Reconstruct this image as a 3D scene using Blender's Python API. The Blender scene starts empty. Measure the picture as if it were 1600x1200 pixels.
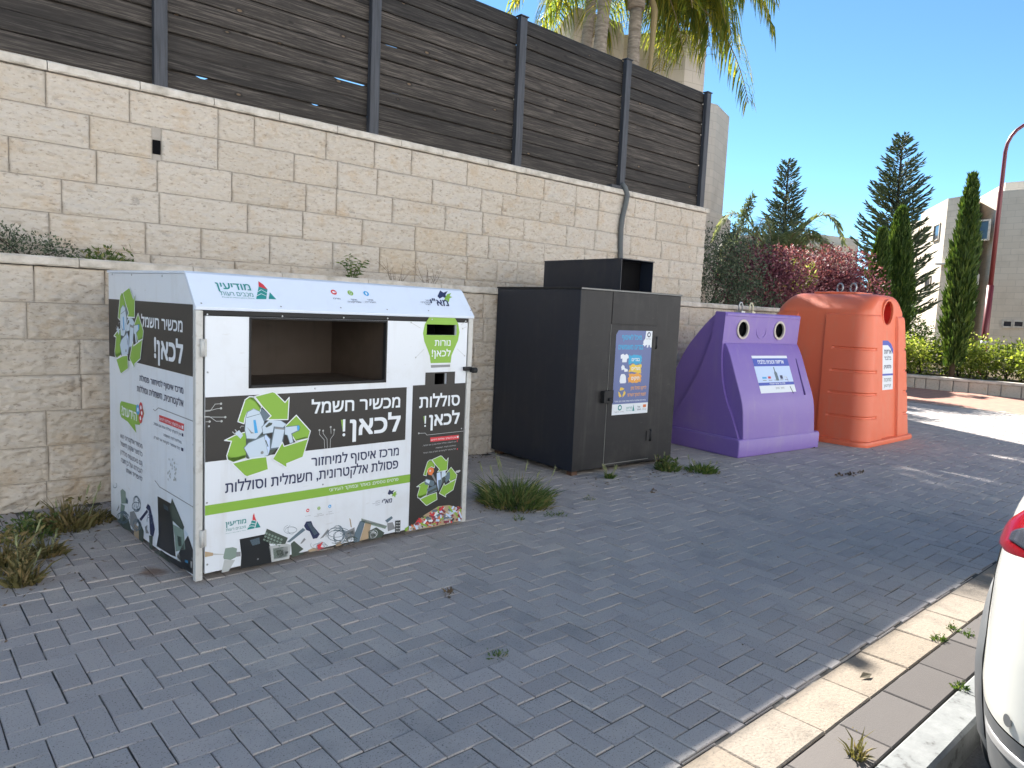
import bpy, bmesh, math, random
from mathutils import Vector, Matrix, noise, geometry
R = math.radians
rng = random.Random(7)
SC = bpy.context.scene
COL = SC.collection

# ---------------------------------------------------------------- camera, sky, sun, exposure
CAM_H = 1.5
F_PX = 1131.557                      # focal length in pixels of a 1600 px wide frame
AX_R = Vector((0.747, -0.663, 0.045)); AX_F = Vector((0.663, 0.741, -0.101))
AX_F.normalize(); AX_R = (AX_R - AX_F * AX_R.dot(AX_F)).normalized(); AX_D = AX_F.cross(AX_R).normalized()
CAM = Vector((0, 0, CAM_H))
cd = bpy.data.cameras.new('camera'); cam = bpy.data.objects.new('camera', cd); COL.objects.link(cam)
cd.sensor_width = 36; cd.lens = 36 * F_PX / 1600; cd.clip_start = .05; cd.clip_end = 2000
m = Matrix((AX_R, -AX_D, -AX_F)).transposed().to_4x4(); m.translation = CAM
cam.matrix_world = m
SC.camera = cam
SUN_AZ, SUN_EL = R(66), R(40.64)      # azimuth from +X towards +Y
S = Vector((math.cos(SUN_AZ) * math.cos(SUN_EL), math.sin(SUN_AZ) * math.cos(SUN_EL), math.sin(SUN_EL)))
wd = bpy.data.worlds.new('World'); SC.world = wd; wd.use_nodes = True
nt = wd.node_tree; bg = nt.nodes['Background']
sky = nt.nodes.new('ShaderNodeTexSky'); sky.sky_type = 'NISHITA'; sky.sun_disc = False
sky.sun_elevation = SUN_EL; sky.sun_rotation = R(90) - SUN_AZ
sky.air_density = 0.5; sky.dust_density = 0.0; sky.ozone_density = 1.6
tint = nt.nodes.new('ShaderNodeMix'); tint.data_type = 'RGBA'; tint.blend_type = 'MULTIPLY'; tint.inputs[0].default_value = 1; tint.inputs[7].default_value = (.76, 1.03, 1.0, 1)   # cool white balance of the phone picture
nt.links.new(sky.outputs[0], tint.inputs[6]); nt.links.new(tint.outputs[2], bg.inputs[0]); bg.inputs[1].default_value = 0.078
sl = bpy.data.lights.new('sun', 'SUN'); so = bpy.data.objects.new('sun', sl); COL.objects.link(so)
sl.energy = 5.0; sl.angle = R(0.53); sl.color = (1, .95, .88)
so.rotation_euler = (-S).to_track_quat('-Z', 'Y').to_euler(); so.location = S * 60
SC.view_settings.view_transform = 'Standard'; SC.view_settings.look = 'None'
SC.view_settings.exposure = 1.87; SC.view_settings.gamma = 1
SC.cycles.max_bounces = 8; SC.cycles.diffuse_bounces = 4; SC.cycles.transparent_max_bounces = 8
SC.cycles.use_denoising = True

# ---------------------------------------------------------------- measuring: photograph pixel -> point on a known plane
def ray(x, y):
    return AX_F + AX_R * ((x - 800) / F_PX) + AX_D * ((y - 600) / F_PX)
def on_plane(x, y, p0, n):
    d = ray(x, y); return CAM + d * ((p0 - CAM).dot(n) / d.dot(n))
def ground(x, y, z=0.0):
    return on_plane(x, y, Vector((0, 0, z)), Vector((0, 0, 1)))
def polar(az, d, z=0):
    return Vector((d * math.cos(R(az)), d * math.sin(R(az)), z))
def zoomed(ox, oy, s):
    return lambda x, y: (ox + x / s, oy + y / s)

# ---------------------------------------------------------------- materials
MATS = {}
def mat(name, col=(.5, .5, .5), rough=.6, metal=0, spec=.5, build=None):
    if name in MATS: return MATS[name]
    mt = bpy.data.materials.new(name); mt.use_nodes = True
    t = mt.node_tree; b = t.nodes['Principled BSDF']
    b.inputs['Base Color'].default_value = (*col, 1); b.inputs['Roughness'].default_value = rough
    b.inputs['Metallic'].default_value = metal; b.inputs['Specular IOR Level'].default_value = spec
    if build: build(t, b)
    MATS[name] = mt; return mt
def nd(t, kind, **kw):
    n = t.nodes.new(kind)
    for k, v in kw.items():
        if k in n.inputs: n.inputs[k].default_value = v
        else: setattr(n, k, v)
    return n
def coords(t, scale=(1, 1, 1), kind='Object', rot=(0, 0, 0)):
    tc = nd(t, 'ShaderNodeTexCoord'); mp = nd(t, 'ShaderNodeMapping')
    mp.inputs['Scale'].default_value = scale; mp.inputs['Rotation'].default_value = rot
    t.links.new(tc.outputs[kind], mp.inputs[0]); return mp.outputs[0]
def noise_tex(t, vec, scale, detail=4, rough=.55):
    n = nd(t, 'ShaderNodeTexNoise'); n.inputs['Scale'].default_value = scale
    n.inputs['Detail'].default_value = detail; n.inputs['Roughness'].default_value = rough
    if vec is not None: t.links.new(vec, n.inputs['Vector'])
    return n.outputs[0]
def ramp(t, fac, stops):
    r = nd(t, 'ShaderNodeValToRGB'); e = r.color_ramp.elements
    while len(e) < len(stops): e.new(.5)
    for el, (p, c) in zip(e, stops): el.position = p; el.color = (*c, 1) if len(c) == 3 else c
    t.links.new(fac, r.inputs[0]); return r.outputs[0]
def mix(t, a, b, fac, blend='MIX'):
    n = nd(t, 'ShaderNodeMix', data_type='RGBA', blend_type=blend)
    for sock, v in ((n.inputs[6], a), (n.inputs[7], b), (n.inputs[0], fac)):
        if hasattr(v, 'links') or hasattr(v, 'is_output'): t.links.new(v, sock)
        elif isinstance(v, (int, float)): sock.default_value = v
        else: sock.default_value = (*v, 1)
    return n.outputs[2]
def bump(t, b, h, strength, dist=.01):
    n = nd(t, 'ShaderNodeBump'); n.inputs['Strength'].default_value = strength; n.inputs['Distance'].default_value = dist
    t.links.new(h, n.inputs['Height']); t.links.new(n.outputs[0], b.inputs['Normal'])
def island(t):
    return nd(t, 'ShaderNodeNewGeometry').outputs['Random Per Island']

def b_stone(t, b):
    v = coords(t); r = island(t)
    base = ramp(t, r, [(0, (.47, .415, .345)), (.35, (.52, .462, .39)), (.75, (.50, .452, .39)), (.96, (.50, .435, .355)), (1, (.48, .41, .32))])
    n1 = noise_tex(t, v, 5, 6, .6); n2 = noise_tex(t, coords(t, (26, 26, 60)), 1, 5, .6)
    c = mix(t, base, (.44, .31, .18), ramp(t, n1, [(.53, (0, 0, 0)), (.75, (.55, .55, .55))]))
    c = mix(t, c, (.28, .235, .19), ramp(t, n2, [(.33, (.8, .8, .8)), (.43, (0, 0, 0))]))
    c = mix(t, c, (.62, .57, .50), ramp(t, n2, [(.55, (0, 0, 0)), (.72, (.5, .5, .5))]))
    t.links.new(c, b.inputs['Base Color'])
    h = noise_tex(t, coords(t, (55, 55, 110)), 1, 6, .65); bump(t, b, h, .55, .008)
M_STONE = mat('rough_limestone', rough=.9, spec=.2, build=b_stone)
def b_cap(t, b):
    v = coords(t); n1 = noise_tex(t, v, 9, 6, .6)
    t.links.new(ramp(t, n1, [(.3, (.40, .36, .30)), (.55, (.58, .53, .46)), (.8, (.66, .62, .56))]), b.inputs['Base Color'])
    bump(t, b, noise_tex(t, v, 45, 5, .6), .5, .008)
M_CAP = mat('cap_limestone', rough=.9, spec=.2, build=b_cap)
def b_mortar(t, b):
    v = coords(t); t.links.new(ramp(t, noise_tex(t, v, 14, 4), [(.3, (.30, .275, .24)), (.7, (.42, .385, .34))]), b.inputs['Base Color'])
M_MORTAR = mat('mortar', rough=.95, spec=.1, build=b_mortar)
def b_paver(t, b):
    v = coords(t); r = island(t)
    base = ramp(t, r, [(0, (.35, .318, .305)), (.45, (.385, .35, .333)), (.85, (.405, .368, .35)), (1, (.44, .395, .365))])
    n1 = noise_tex(t, v, 1.1, 5, .6); n2 = noise_tex(t, v, 260, 2, .5)
    c = mix(t, base, (.40, .375, .34), ramp(t, n1, [(.46, (0, 0, 0)), (.72, (.55, .55, .55))]))
    c = mix(t, c, (.235, .23, .225), ramp(t, noise_tex(t, v, 2.3, 6, .65), [(.54, (0, 0, 0)), (.74, (.7, .7, .7))]))
    c = mix(t, c, (.34, .34, .34), ramp(t, n2, [(.66, (0, 0, 0)), (.78, (.8, .8, .8))]))
    c = mix(t, c, (.04, .045, .05), ramp(t, noise_tex(t, v, 170, 2, .5), [(.30, (.7, .7, .7)), (.4, (0, 0, 0))]))
    gp = ground(240, 894); vm = nd(t, 'ShaderNodeVectorMath', operation='DISTANCE'); t.links.new(v, vm.inputs[0]); vm.inputs[1].default_value = gp     # rust stain beside the white container
    ad = nd(t, 'ShaderNodeMath', operation='MULTIPLY_ADD'); t.links.new(noise_tex(t, v, 14, 5, .6), ad.inputs[0]); ad.inputs[1].default_value = .16; t.links.new(vm.outputs['Value'], ad.inputs[2])
    c = mix(t, c, (.16, .085, .05), ramp(t, ad.outputs[0], [(.11, (.75, .75, .75)), (.17, (0, 0, 0))]))
    t.links.new(c, b.inputs['Base Color'])
    bump(t, b, noise_tex(t, v, 190, 4, .7), .5, .003)
M_PAVER = mat('grey_concrete_paver', rough=.78, spec=.35, build=b_paver)
def b_joint(t, b):
    v = coords(t); c = ramp(t, noise_tex(t, v, 6, 5, .6), [(.35, (.05, .048, .045)), (.55, (.10, .096, .09)), (.7, (.30, .28, .25))])
    t.links.new(c, b.inputs['Base Color'])
M_JOINT = mat('joint_sand', rough=.95, spec=.1, build=b_joint)
def b_pale(t, b):
    v = coords(t); r = island(t)
    base = ramp(t, r, [(0, (.235, .195, .15)), (.5, (.275, .232, .185)), (1, (.26, .225, .185))])
    c = mix(t, base, (.15, .13, .105), ramp(t, noise_tex(t, v, 7, 6, .65), [(.5, (0, 0, 0)), (.75, (.7, .7, .7))]))
    c = mix(t, c, (.16, .14, .12), ramp(t, noise_tex(t, v, 90, 4, .65), [(.36, (.7, .7, .7)), (.46, (0, 0, 0))]))
    t.links.new(c, b.inputs['Base Color']); bump(t, b, noise_tex(t, v, 70, 5, .7), .9, .006)
M_PALE = mat('pale_paver', rough=.85, spec=.25, build=b_pale)
def b_pale2(t, b):
    t.links.new(ramp(t, noise_tex(t, coords(t), 1.5, 6, .6), [(.3, (.43, .42, .40)), (.7, (.52, .51, .49))]), b.inputs['Base Color'])
M_PALE2 = mat('bounce_paving', rough=.9, spec=.2, build=b_pale2)
def b_brownpav(t, b):
    v = coords(t); r = island(t)
    base = ramp(t, r, [(0, (.08, .072, .068)), (.5, (.10, .091, .086)), (1, (.12, .108, .10))])
    c = mix(t, base, (.10, .09, .085), ramp(t, noise_tex(t, v, 6, 5, .6), [(.5, (0, 0, 0)), (.78, (.6, .6, .6))]))
    t.links.new(c, b.inputs['Base Color']); bump(t, b, noise_tex(t, v, 150, 4, .65), .5, .003)
M_BROWNPAV = mat('grey_brown_paver', rough=.82, spec=.3, build=b_brownpav)
def b_kerb(t, b):
    v = coords(t)
    c = ramp(t, noise_tex(t, v, 9, 7, .68), [(.36, (.09, .09, .086)), (.43, (.175, .183, .18)), (.7, (.235, .243, .238))])
    t.links.new(c, b.inputs['Base Color']); bump(t, b, noise_tex(t, v, 60, 4), .35, .004)
M_KERB = mat('worn_white_kerb_paint', rough=.75, build=b_kerb)
def b_asphalt(t, b):
    v = coords(t); c = ramp(t, noise_tex(t, v, 90, 3, .7), [(.3, (.075, .075, .078)), (.7, (.13, .13, .13))])
    t.links.new(c, b.inputs['Base Color']); bump(t, b, noise_tex(t, v, 120, 3), .6, .004)
M_ASPHALT = mat('asphalt', rough=.9, build=b_asphalt)
def b_soil(t, b):
    v = coords(t); c = ramp(t, noise_tex(t, v, 2.5, 8, .65), [(.3, (.09, .07, .045)), (.55, (.16, .125, .085)), (.75, (.12, .12, .06))])
    t.links.new(c, b.inputs['Base Color']); bump(t, b, noise_tex(t, v, 25, 5), .6, .03)
M_SOIL = mat('dry_soil', rough=.95, spec=.1, build=b_soil)
def b_red(t, b):
    br = nd(t, 'ShaderNodeTexBrick'); t.links.new(coords(t), br.inputs['Vector'])
    br.inputs['Scale'].default_value = 1; br.inputs['Brick Width'].default_value = .2; br.inputs['Row Height'].default_value = .1
    br.inputs['Mortar Size'].default_value = .004
    br.inputs['Color1'].default_value = (.40, .20, .14, 1); br.inputs['Color2'].default_value = (.32, .165, .12, 1); br.inputs['Mortar'].default_value = (.18, .13, .1, 1)
    t.links.new(br.outputs[0], b.inputs['Base Color'])
M_RED = mat('red_paver', rough=.85, build=b_red)
def b_wood(t, b):
    v = coords(t, (1.3, 40, 40)); r = island(t)
    n = noise_tex(t, v, 2.2, 8, .72); n2 = noise_tex(t, coords(t, (.7, 5, 5)), 1.3, 4)
    base = mix(t, ramp(t, n, [(.3, (.010, .009, .008)), (.5, (.040, .035, .031)), (.72, (.16, .143, .128))]), (.028, .025, .023), ramp(t, n2, [(.45, (0, 0, 0)), (.7, (.6, .6, .6))]))
    c = mix(t, base, ramp(t, r, [(0, (.55, .55, .55)), (1, (1.35, 1.28, 1.2))]), 1, 'MULTIPLY')
    vor = nd(t, 'ShaderNodeTexVoronoi'); vor.inputs['Scale'].default_value = 1; t.links.new(coords(t, (3.2, 6.5, 6.5)), vor.inputs['Vector'])
    c = mix(t, c, (.20, .13, .07), ramp(t, vor.outputs['Distance'], [(.05, (.6, .6, .6)), (.09, (0, 0, 0))]))
    c = mix(t, c, (.008, .007, .006), ramp(t, vor.outputs['Distance'], [(.06, (0, 0, 0)), (.09, (.8, .8, .8)), (.15, (0, 0, 0))]))
    t.links.new(c, b.inputs['Base Color']); bump(t, b, n, .35, .004)
M_WOOD = mat('weathered_board', rough=.72, spec=.3, build=b_wood)
def b_post(t, b):
    n = noise_tex(t, coords(t, (30, 30, 1.5)), 2, 6, .6)
    t.links.new(ramp(t, n, [(.3, (.02, .022, .027)), (.75, (.06, .065, .078))]), b.inputs['Base Color']); bump(t, b, n, .25, .003)
M_POST = mat('dark_post', rough=.6, build=b_post)
def paint(name, col, rough=.4, dirt=(.25, .22, .18), amt=.35, scale=2.5, bumpiness=.05, spec=.5):
    def bb(t, b):
        v = coords(t); n = noise_tex(t, v, scale, 7, .65)
        c = mix(t, col, dirt, ramp(t, n, [(.52, (0, 0, 0)), (.8, (amt, amt, amt))]))
        c = mix(t, c, dirt, ramp(t, noise_tex(t, coords(t, (7, 7, .5)), 1.6, 6, .6), [(.55, (0, 0, 0)), (.75, (amt * .8,) * 3)]))
        c = mix(t, c, dirt, ramp(t, noise_tex(t, coords(t, (9, 9, 40), rot=(.3, .5, .2)), 1.2, 3, .5), [(.68, (0, 0, 0)), (.74, (amt * .7,) * 3)]))
        t.links.new(c, b.inputs['Base Color'])
        rr = nd(t, 'ShaderNodeMapRange'); rr.inputs[3].default_value = rough * .8; rr.inputs[4].default_value = min(1, rough * 1.35)
        t.links.new(noise_tex(t, v, 11, 4), rr.inputs[0]); t.links.new(rr.outputs[0], b.inputs['Roughness'])
        bump(t, b, noise_tex(t, v, 3.5, 3), bumpiness, .02)
    return mat(name, col, rough, spec=spec, build=bb)
M_WHITE = paint('white_sheet_print', (.66, .70, .75), .42, (.45, .43, .40), .35)
M_ROOF = paint('white_coated_roof', (.66, .73, .84), .22, (.5, .5, .5), .2)
M_ALU = paint('dull_aluminium', (.50, .50, .48), .5, (.22, .19, .16), .75, 14)
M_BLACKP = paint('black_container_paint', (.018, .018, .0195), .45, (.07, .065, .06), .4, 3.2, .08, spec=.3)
M_BLACK_SHADE = paint('black_paint_shade_tone', (.010, .015, .027), .36, (.05, .047, .045), .35, 3.2, .08)  # same black paint, with shade and blue sky reflection put into the colour
M_EDGE = mat('worn_edge_grey', (.20, .20, .19), .6)
M_DARK = mat('deep_black', (.004, .004, .005), .8, spec=.1)
M_RUBBER = mat('rubber_seal', (.012, .012, .013), .7)
M_INNER = paint('brown_inner_sheet', (.06, .043, .031), .6, (.025, .022, .016), .6)
M_PURPLE = paint('purple_plastic', (.205, .130, .41), .40, (.27, .21, .38), .55, 2.2, .05)
M_ORANGE = paint('orange_plastic', (.74, .15, .065), .42, (.60, .22, .13), .45, 2.0, .05)
M_REDIN = mat('red_inner_plastic', (.55, .03, .02), .4)
M_GALV = mat('galvanised_steel', (.42, .43, .43), .45, .7)
M_RIM = mat('pale_ring', (.50, .45, .38), .5)
def flat(name, col, rough=.5): return mat(name, col, rough)
I_BLACK = flat('print_black', (.026, .024, .022)); I_GREEN = flat('print_green', (.215, .40, .045)); I_DGREEN = flat('print_dark_green', (.11, .225, .03))
I_WHITE = flat('print_white', (.70, .74, .78)); I_NAVY = flat('print_navy', (.022, .030, .085)); I_TEAL = flat('print_teal', (.02, .24, .23)); I_RED = flat('print_red', (.58, .04, .05))
I_BLUE = flat('print_blue', (.05, .33, .66)); I_PALE = flat('print_pale_blue', (.50, .60, .70)); I_GREY = flat('print_grey', (.22, .23, .24)); I_MID = flat('print_steel', (.11, .16, .20))
I_SCREEN = flat('print_screen', (.016, .018, .02), .35); I_LGREY = flat('print_light_grey', (.42, .44, .44)); I_SAGE = flat('print_sage', (.20, .27, .23)); I_DSAGE = flat('print_dark_sage', (.055, .075, .06))
I_TAN = flat('print_tan', (.40, .30, .19)); I_MAROON = flat('print_maroon', (.20, .03, .05)); I_ORANGE = flat('print_orange', (.68, .18, .05)); I_POSTER = flat('poster_slate_blue', (.115, .15, .32))
I_CYAN = flat('poster_cyan', (.03, .34, .58)); I_YELLOW = flat('poster_yellow', (.72, .50, .06)); I_AMBER = flat('poster_amber', (.72, .33, .05)); I_LBLUE = flat('sticker_light_blue', (.50, .62, .82)); I_RBLUE = flat('sticker_royal_blue', (.05, .085, .42))

def leafmat(name, stops, trans=.35, rough=.55):
    def bb(t, b):
        c = ramp(t, island(t), stops); t.links.new(c, b.inputs['Base Color'])
        tr = nd(t, 'ShaderNodeBsdfTranslucent'); t.links.new(mix(t, c, (1.25, 1.25, .7), 1, 'MULTIPLY'), tr.inputs[0])
        mx = nd(t, 'ShaderNodeMixShader'); mx.inputs[0].default_value = trans
        t.links.new(b.outputs[0], mx.inputs[1]); t.links.new(tr.outputs[0], mx.inputs[2])
        t.links.new(mx.outputs[0], t.nodes['Material Output'].inputs[0])
    return mat(name, (.1, .1, .1), rough, spec=.3, build=bb)
L_PALM = leafmat('palm_leaflet', [(0, (.09, .14, .03)), (.5, (.18, .23, .04)), (.8, (.34, .33, .05)), (1, (.50, .40, .06))], .6)
L_ARAU = leafmat('araucaria_needle', [(0, (.075, .105, .065)), (.6, (.13, .17, .09)), (1, (.20, .23, .12))], .35)
L_CYP = leafmat('cypress_scale', [(0, (.03, .065, .014)), (.6, (.065, .115, .022)), (1, (.12, .17, .032))], .3)
L_RED = leafmat('plum_leaf', [(0, (.055, .018, .032)), (.4, (.15, .045, .072)), (.8, (.27, .095, .13)), (1, (.38, .19, .22))], .3)
L_OLIVE = leafmat('olive_leaf', [(0, (.035, .05, .032)), (.6, (.085, .115, .07)), (1, (.18, .21, .14))], .2)
L_HEDGE = leafmat('hedge_leaf', [(0, (.09, .13, .025)), (.5, (.21, .27, .045)), (.85, (.38, .42, .08)), (1, (.5, .5, .25))], .5)
L_WEED = leafmat('weed_blade', [(0, (.045, .08, .022)), (.55, (.10, .155, .045)), (.85, (.20, .23, .08)), (1, (.32, .25, .11))], .3)
L_DRY = leafmat('dry_weed', [(0, (.09, .085, .035)), (.5, (.17, .15, .06)), (1, (.30, .22, .11))], .3)
L_GREEN = leafmat('fresh_leaf', [(0, (.045, .09, .02)), (.6, (.09, .15, .035)), (1, (.18, .22, .06))], .3)
L_DATE = leafmat('date_leaflet', [(0, (.15, .19, .09)), (.6, (.25, .29, .14)), (1, (.40, .42, .22))], .3)
def b_bark(t, b):
    v = coords(t, (6, 6, 22)); n = noise_tex(t, v, 1, 5, .6)
    t.links.new(ramp(t, n, [(.3, (.14, .115, .09)), (.7, (.34, .29, .24))]), b.inputs['Base Color']); bump(t, b, n, .6, .03)
M_BARK = mat('palm_bark', rough=.9, spec=.15, build=b_bark)
M_TWIG = mat('dark_bark', (.06, .045, .032), .9, spec=.1)
def b_ashlar(c1, c2, mo):
    def bb(t, b):
        br = nd(t, 'ShaderNodeTexBrick'); t.links.new(coords(t, kind='UV'), br.inputs['Vector'])
        br.inputs['Scale'].default_value = 1; br.inputs['Brick Width'].default_value = .62; br.inputs['Row Height'].default_value = .27
        br.inputs['Mortar Size'].default_value = .008; br.inputs['Color1'].default_value = (*c1, 1); br.inputs['Color2'].default_value = (*c2, 1); br.inputs['Mortar'].default_value = (*mo, 1)
        n = noise_tex(t, coords(t), 1.1, 6, .6)
        c = mix(t, br.outputs[0], (.30, .25, .19), ramp(t, n, [(.5, (0, 0, 0)), (.8, (.4, .4, .4))]))
        t.links.new(c, b.inputs['Base Color']); bump(t, b, noise_tex(t, coords(t), 9, 5), .4, .02)
    return bb
M_HOUSE = mat('house_limestone', rough=.9, spec=.15, build=b_ashlar((.56, .49, .41), (.50, .44, .365), (.42, .365, .30)))
M_FARST = mat('pale_limestone', rough=.9, spec=.15, build=b_ashlar((.63, .55, .45), (.58, .505, .41), (.47, .41, .335)))
M_RENDER = mat('white_render', (.66, .65, .62), .85)
M_GLASS = mat('dark_window_glass', (.03, .035, .045), .08, spec=.7)
M_LAMP = mat('maroon_lamp_paint', (.16, .025, .03), .4)
def b_hose(t, b):
    w = nd(t, 'ShaderNodeTexWave', wave_type='BANDS', bands_direction='Z'); w.inputs['Scale'].default_value = 28
    t.links.new(coords(t), w.inputs[0]); bump(t, b, w.outputs[1], .6, .006)
M_HOSE = mat('grey_hose', (.13, .14, .14), .55, build=b_hose)

# ---------------------------------------------------------------- object helpers
def tag(o, label=None, cat=None, group=None, kind=None):
    for k, v in (('label', label), ('category', cat), ('group', group), ('kind', kind)):
        if v: o[k] = v
    return o
def obj(name, bm, mats, parent=None, bevel=0, smooth=False, recalc=True):
    if recalc: bmesh.ops.recalc_face_normals(bm, faces=bm.faces)
    me = bpy.data.meshes.new(name); bm.to_mesh(me); bm.free()
    for mt in (mats if isinstance(mats, (list, tuple)) else [mats]): me.materials.append(mt)
    if smooth: me.shade_smooth()
    o = bpy.data.objects.new(name, me); COL.objects.link(o)
    if parent: o.parent = parent
    if bevel:
        md = o.modifiers.new('bevel', 'BEVEL'); md.width = bevel; md.segments = 2; md.limit_method = 'ANGLE'; md.angle_limit = R(35)
    return o
def thing(name, label, cat, loc=(0, 0, 0), rz=0, group=None):
    o = bpy.data.objects.new(name, None); COL.objects.link(o); o.location = loc; o.rotation_euler = (0, 0, rz)
    o.empty_display_size = .2
    return tag(o, label, cat, group)
def copy_tree(o, parent=None):
    c = o.copy(); COL.objects.link(c)
    if parent: c.parent = parent
    for ch in list(o.children): copy_tree(ch, c)
    return c
def BM(): return bmesh.new()
def quad(bm, pts, mi=0):
    f = bm.faces.new([bm.verts.new(p) for p in pts]); f.material_index = mi; return f
def box(bm, x0, x1, y0, y1, z0, z1, mi=0):
    v = [bm.verts.new((x, y, z)) for z in (z0, z1) for y in (y0, y1) for x in (x0, x1)]
    for q in ((0, 2, 3, 1), (4, 5, 7, 6), (0, 1, 5, 4), (2, 6, 7, 3), (0, 4, 6, 2), (1, 3, 7, 5)):
        bm.faces.new([v[i] for i in q]).material_index = mi
def prism(bm, prof, u0, u1, axis='x', mi=0):
    """extrude a polygon; axis x: prof=(y,z), axis y: prof=(x,z), axis z: prof=(x,y)"""
    P = {'x': lambda a, b, t: (t, a, b), 'y': lambda a, b, t: (a, t, b), 'z': lambda a, b, t: (a, b, t)}[axis]
    a = [bm.verts.new(P(*p, u0)) for p in prof]; b = [bm.verts.new(P(*p, u1)) for p in prof]
    n = len(prof)
    bm.faces.new(a).material_index = mi; bm.faces.new(b).material_index = mi
    for i in range(n): bm.faces.new((a[i], a[(i + 1) % n], b[(i + 1) % n], b[i])).material_index = mi
def tube(bm, pts, rad, seg=8, mi=0, caps=True):
    pts = [Vector(p) for p in pts]; rings = []
    rad = rad if isinstance(rad, (list, tuple)) else [rad] * len(pts)
    prev = None
    for i, p in enumerate(pts):
        d = (pts[min(i + 1, len(pts) - 1)] - pts[max(i - 1, 0)]).normalized()
        if prev is None: a = d.orthogonal().normalized()
        else: a = (prev - d * prev.dot(d)).normalized()
        prev = a; b = d.cross(a)
        rings.append([bm.verts.new(p + (a * math.cos(k * math.tau / seg) + b * math.sin(k * math.tau / seg)) * rad[i]) for k in range(seg)])
    for r0, r1 in zip(rings, rings[1:]):
        for k in range(seg):
            f = bm.faces.new((r0[k], r0[(k + 1) % seg], r1[(k + 1) % seg], r1[k])); f.smooth = True; f.material_index = mi
    if caps and seg > 2:
        bm.faces.new(rings[0][::-1]).material_index = mi; bm.faces.new(rings[-1]).material_index = mi
def ring(bm, c, ax, r_in, r_out, depth, seg=28, mi=0):
    """flat ring with thickness round axis ax"""
    c = Vector(c); ax = Vector(ax).normalized(); a = ax.orthogonal().normalized(); b = ax.cross(a); L = []
    for r, h in ((r_in, 0), (r_in, depth), (r_out, depth), (r_out, 0)):
        L.append([bm.verts.new(c + ax * h + (a * math.cos(k * math.tau / seg) + b * math.sin(k * math.tau / seg)) * r) for k in range(seg)])
    for i in range(4):
        for k in range(seg):
            f = bm.faces.new((L[i][k], L[i][(k + 1) % seg], L[(i + 1) % 4][(k + 1) % seg], L[(i + 1) % 4][k])); f.material_index = mi
def disc(bm, c, ax, r, seg=28, mi=0, sx=1):
    c = Vector(c); ax = Vector(ax).normalized(); a = ax.orthogonal().normalized(); b = ax.cross(a)
    bm.faces.new([bm.verts.new(c + (a * math.cos(k * math.tau / seg) * sx + b * math.sin(k * math.tau / seg)) * r) for k in range(seg)]).material_index = mi

# ---------------------------------------------------------------- printed artwork on a plane
def text_loops(body):
    """outlines of a string in the built-in font, as closed point lists"""
    cu = bpy.data.curves.new('lettering', 'FONT'); cu.body = body; cu.size = 1; cu.resolution_u = 3; cu.fill_mode = 'NONE'
    o = bpy.data.objects.new('lettering', cu); COL.objects.link(o); bpy.context.view_layer.update()
    ev = o.evaluated_get(bpy.context.evaluated_depsgraph_get()); b = BM(); b.from_mesh(ev.to_mesh()); ev.to_mesh_clear()
    bpy.data.objects.remove(o); bpy.data.curves.remove(cu)
    b.verts.index_update(); seen, loops = set(), []
    for v in b.verts:
        if v in seen: continue
        L = []
        while v is not None:
            seen.add(v); L.append(v); v = next((e.other_vert(v) for e in sorted(v.link_edges, key=lambda e: abs(e.other_vert(v).index - v.index)) if e.other_vert(v) not in seen), None)
        if len(L) > 2 and L[0].index > L[1].index: L.reverse()
        loops.append([(w.co.x, w.co.y) for w in L])
    b.free(); return loops
GLYPHS = {}
def glyph(ch):
    """points, triangles and advance width of one letter; inside = non-zero winding"""
    if ch not in GLYPHS:
        wd_ = lambda t: (lambda X: max(X) - min(X))([p[0] for l in text_loops(t) for p in l])
        pts, fs = [], []
        if ch != ' ':
            loops = text_loops(ch); vs, ed = [], []
            for l in loops: n = len(vs); vs += [Vector(p) for p in l]; ed += [(n + i, n + (i + 1) % len(l)) for i in range(len(l))]
            ov, _, of, *_ = geometry.delaunay_2d_cdt(vs, ed, [], 0, 1e-6)
            def wind(x, y):
                w = 0
                for l in loops:
                    for (ax, ay), (bx, by) in zip(l, l[1:] + l[:1]):
                        if (ay <= y) != (by <= y) and ax + (y - ay) / (by - ay) * (bx - ax) > x: w += 1 if by > ay else -1
                return w
            pts = [(p.x, p.y) for p in ov]; fs = [list(f) for f in of if wind(sum(ov[q].x for q in f) / len(f), sum(ov[q].y for q in f) / len(f))]
        GLYPHS[ch] = (pts, fs, wd_('ח' + ch + 'ח') - wd_('חח'))
    return GLYPHS[ch]
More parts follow.
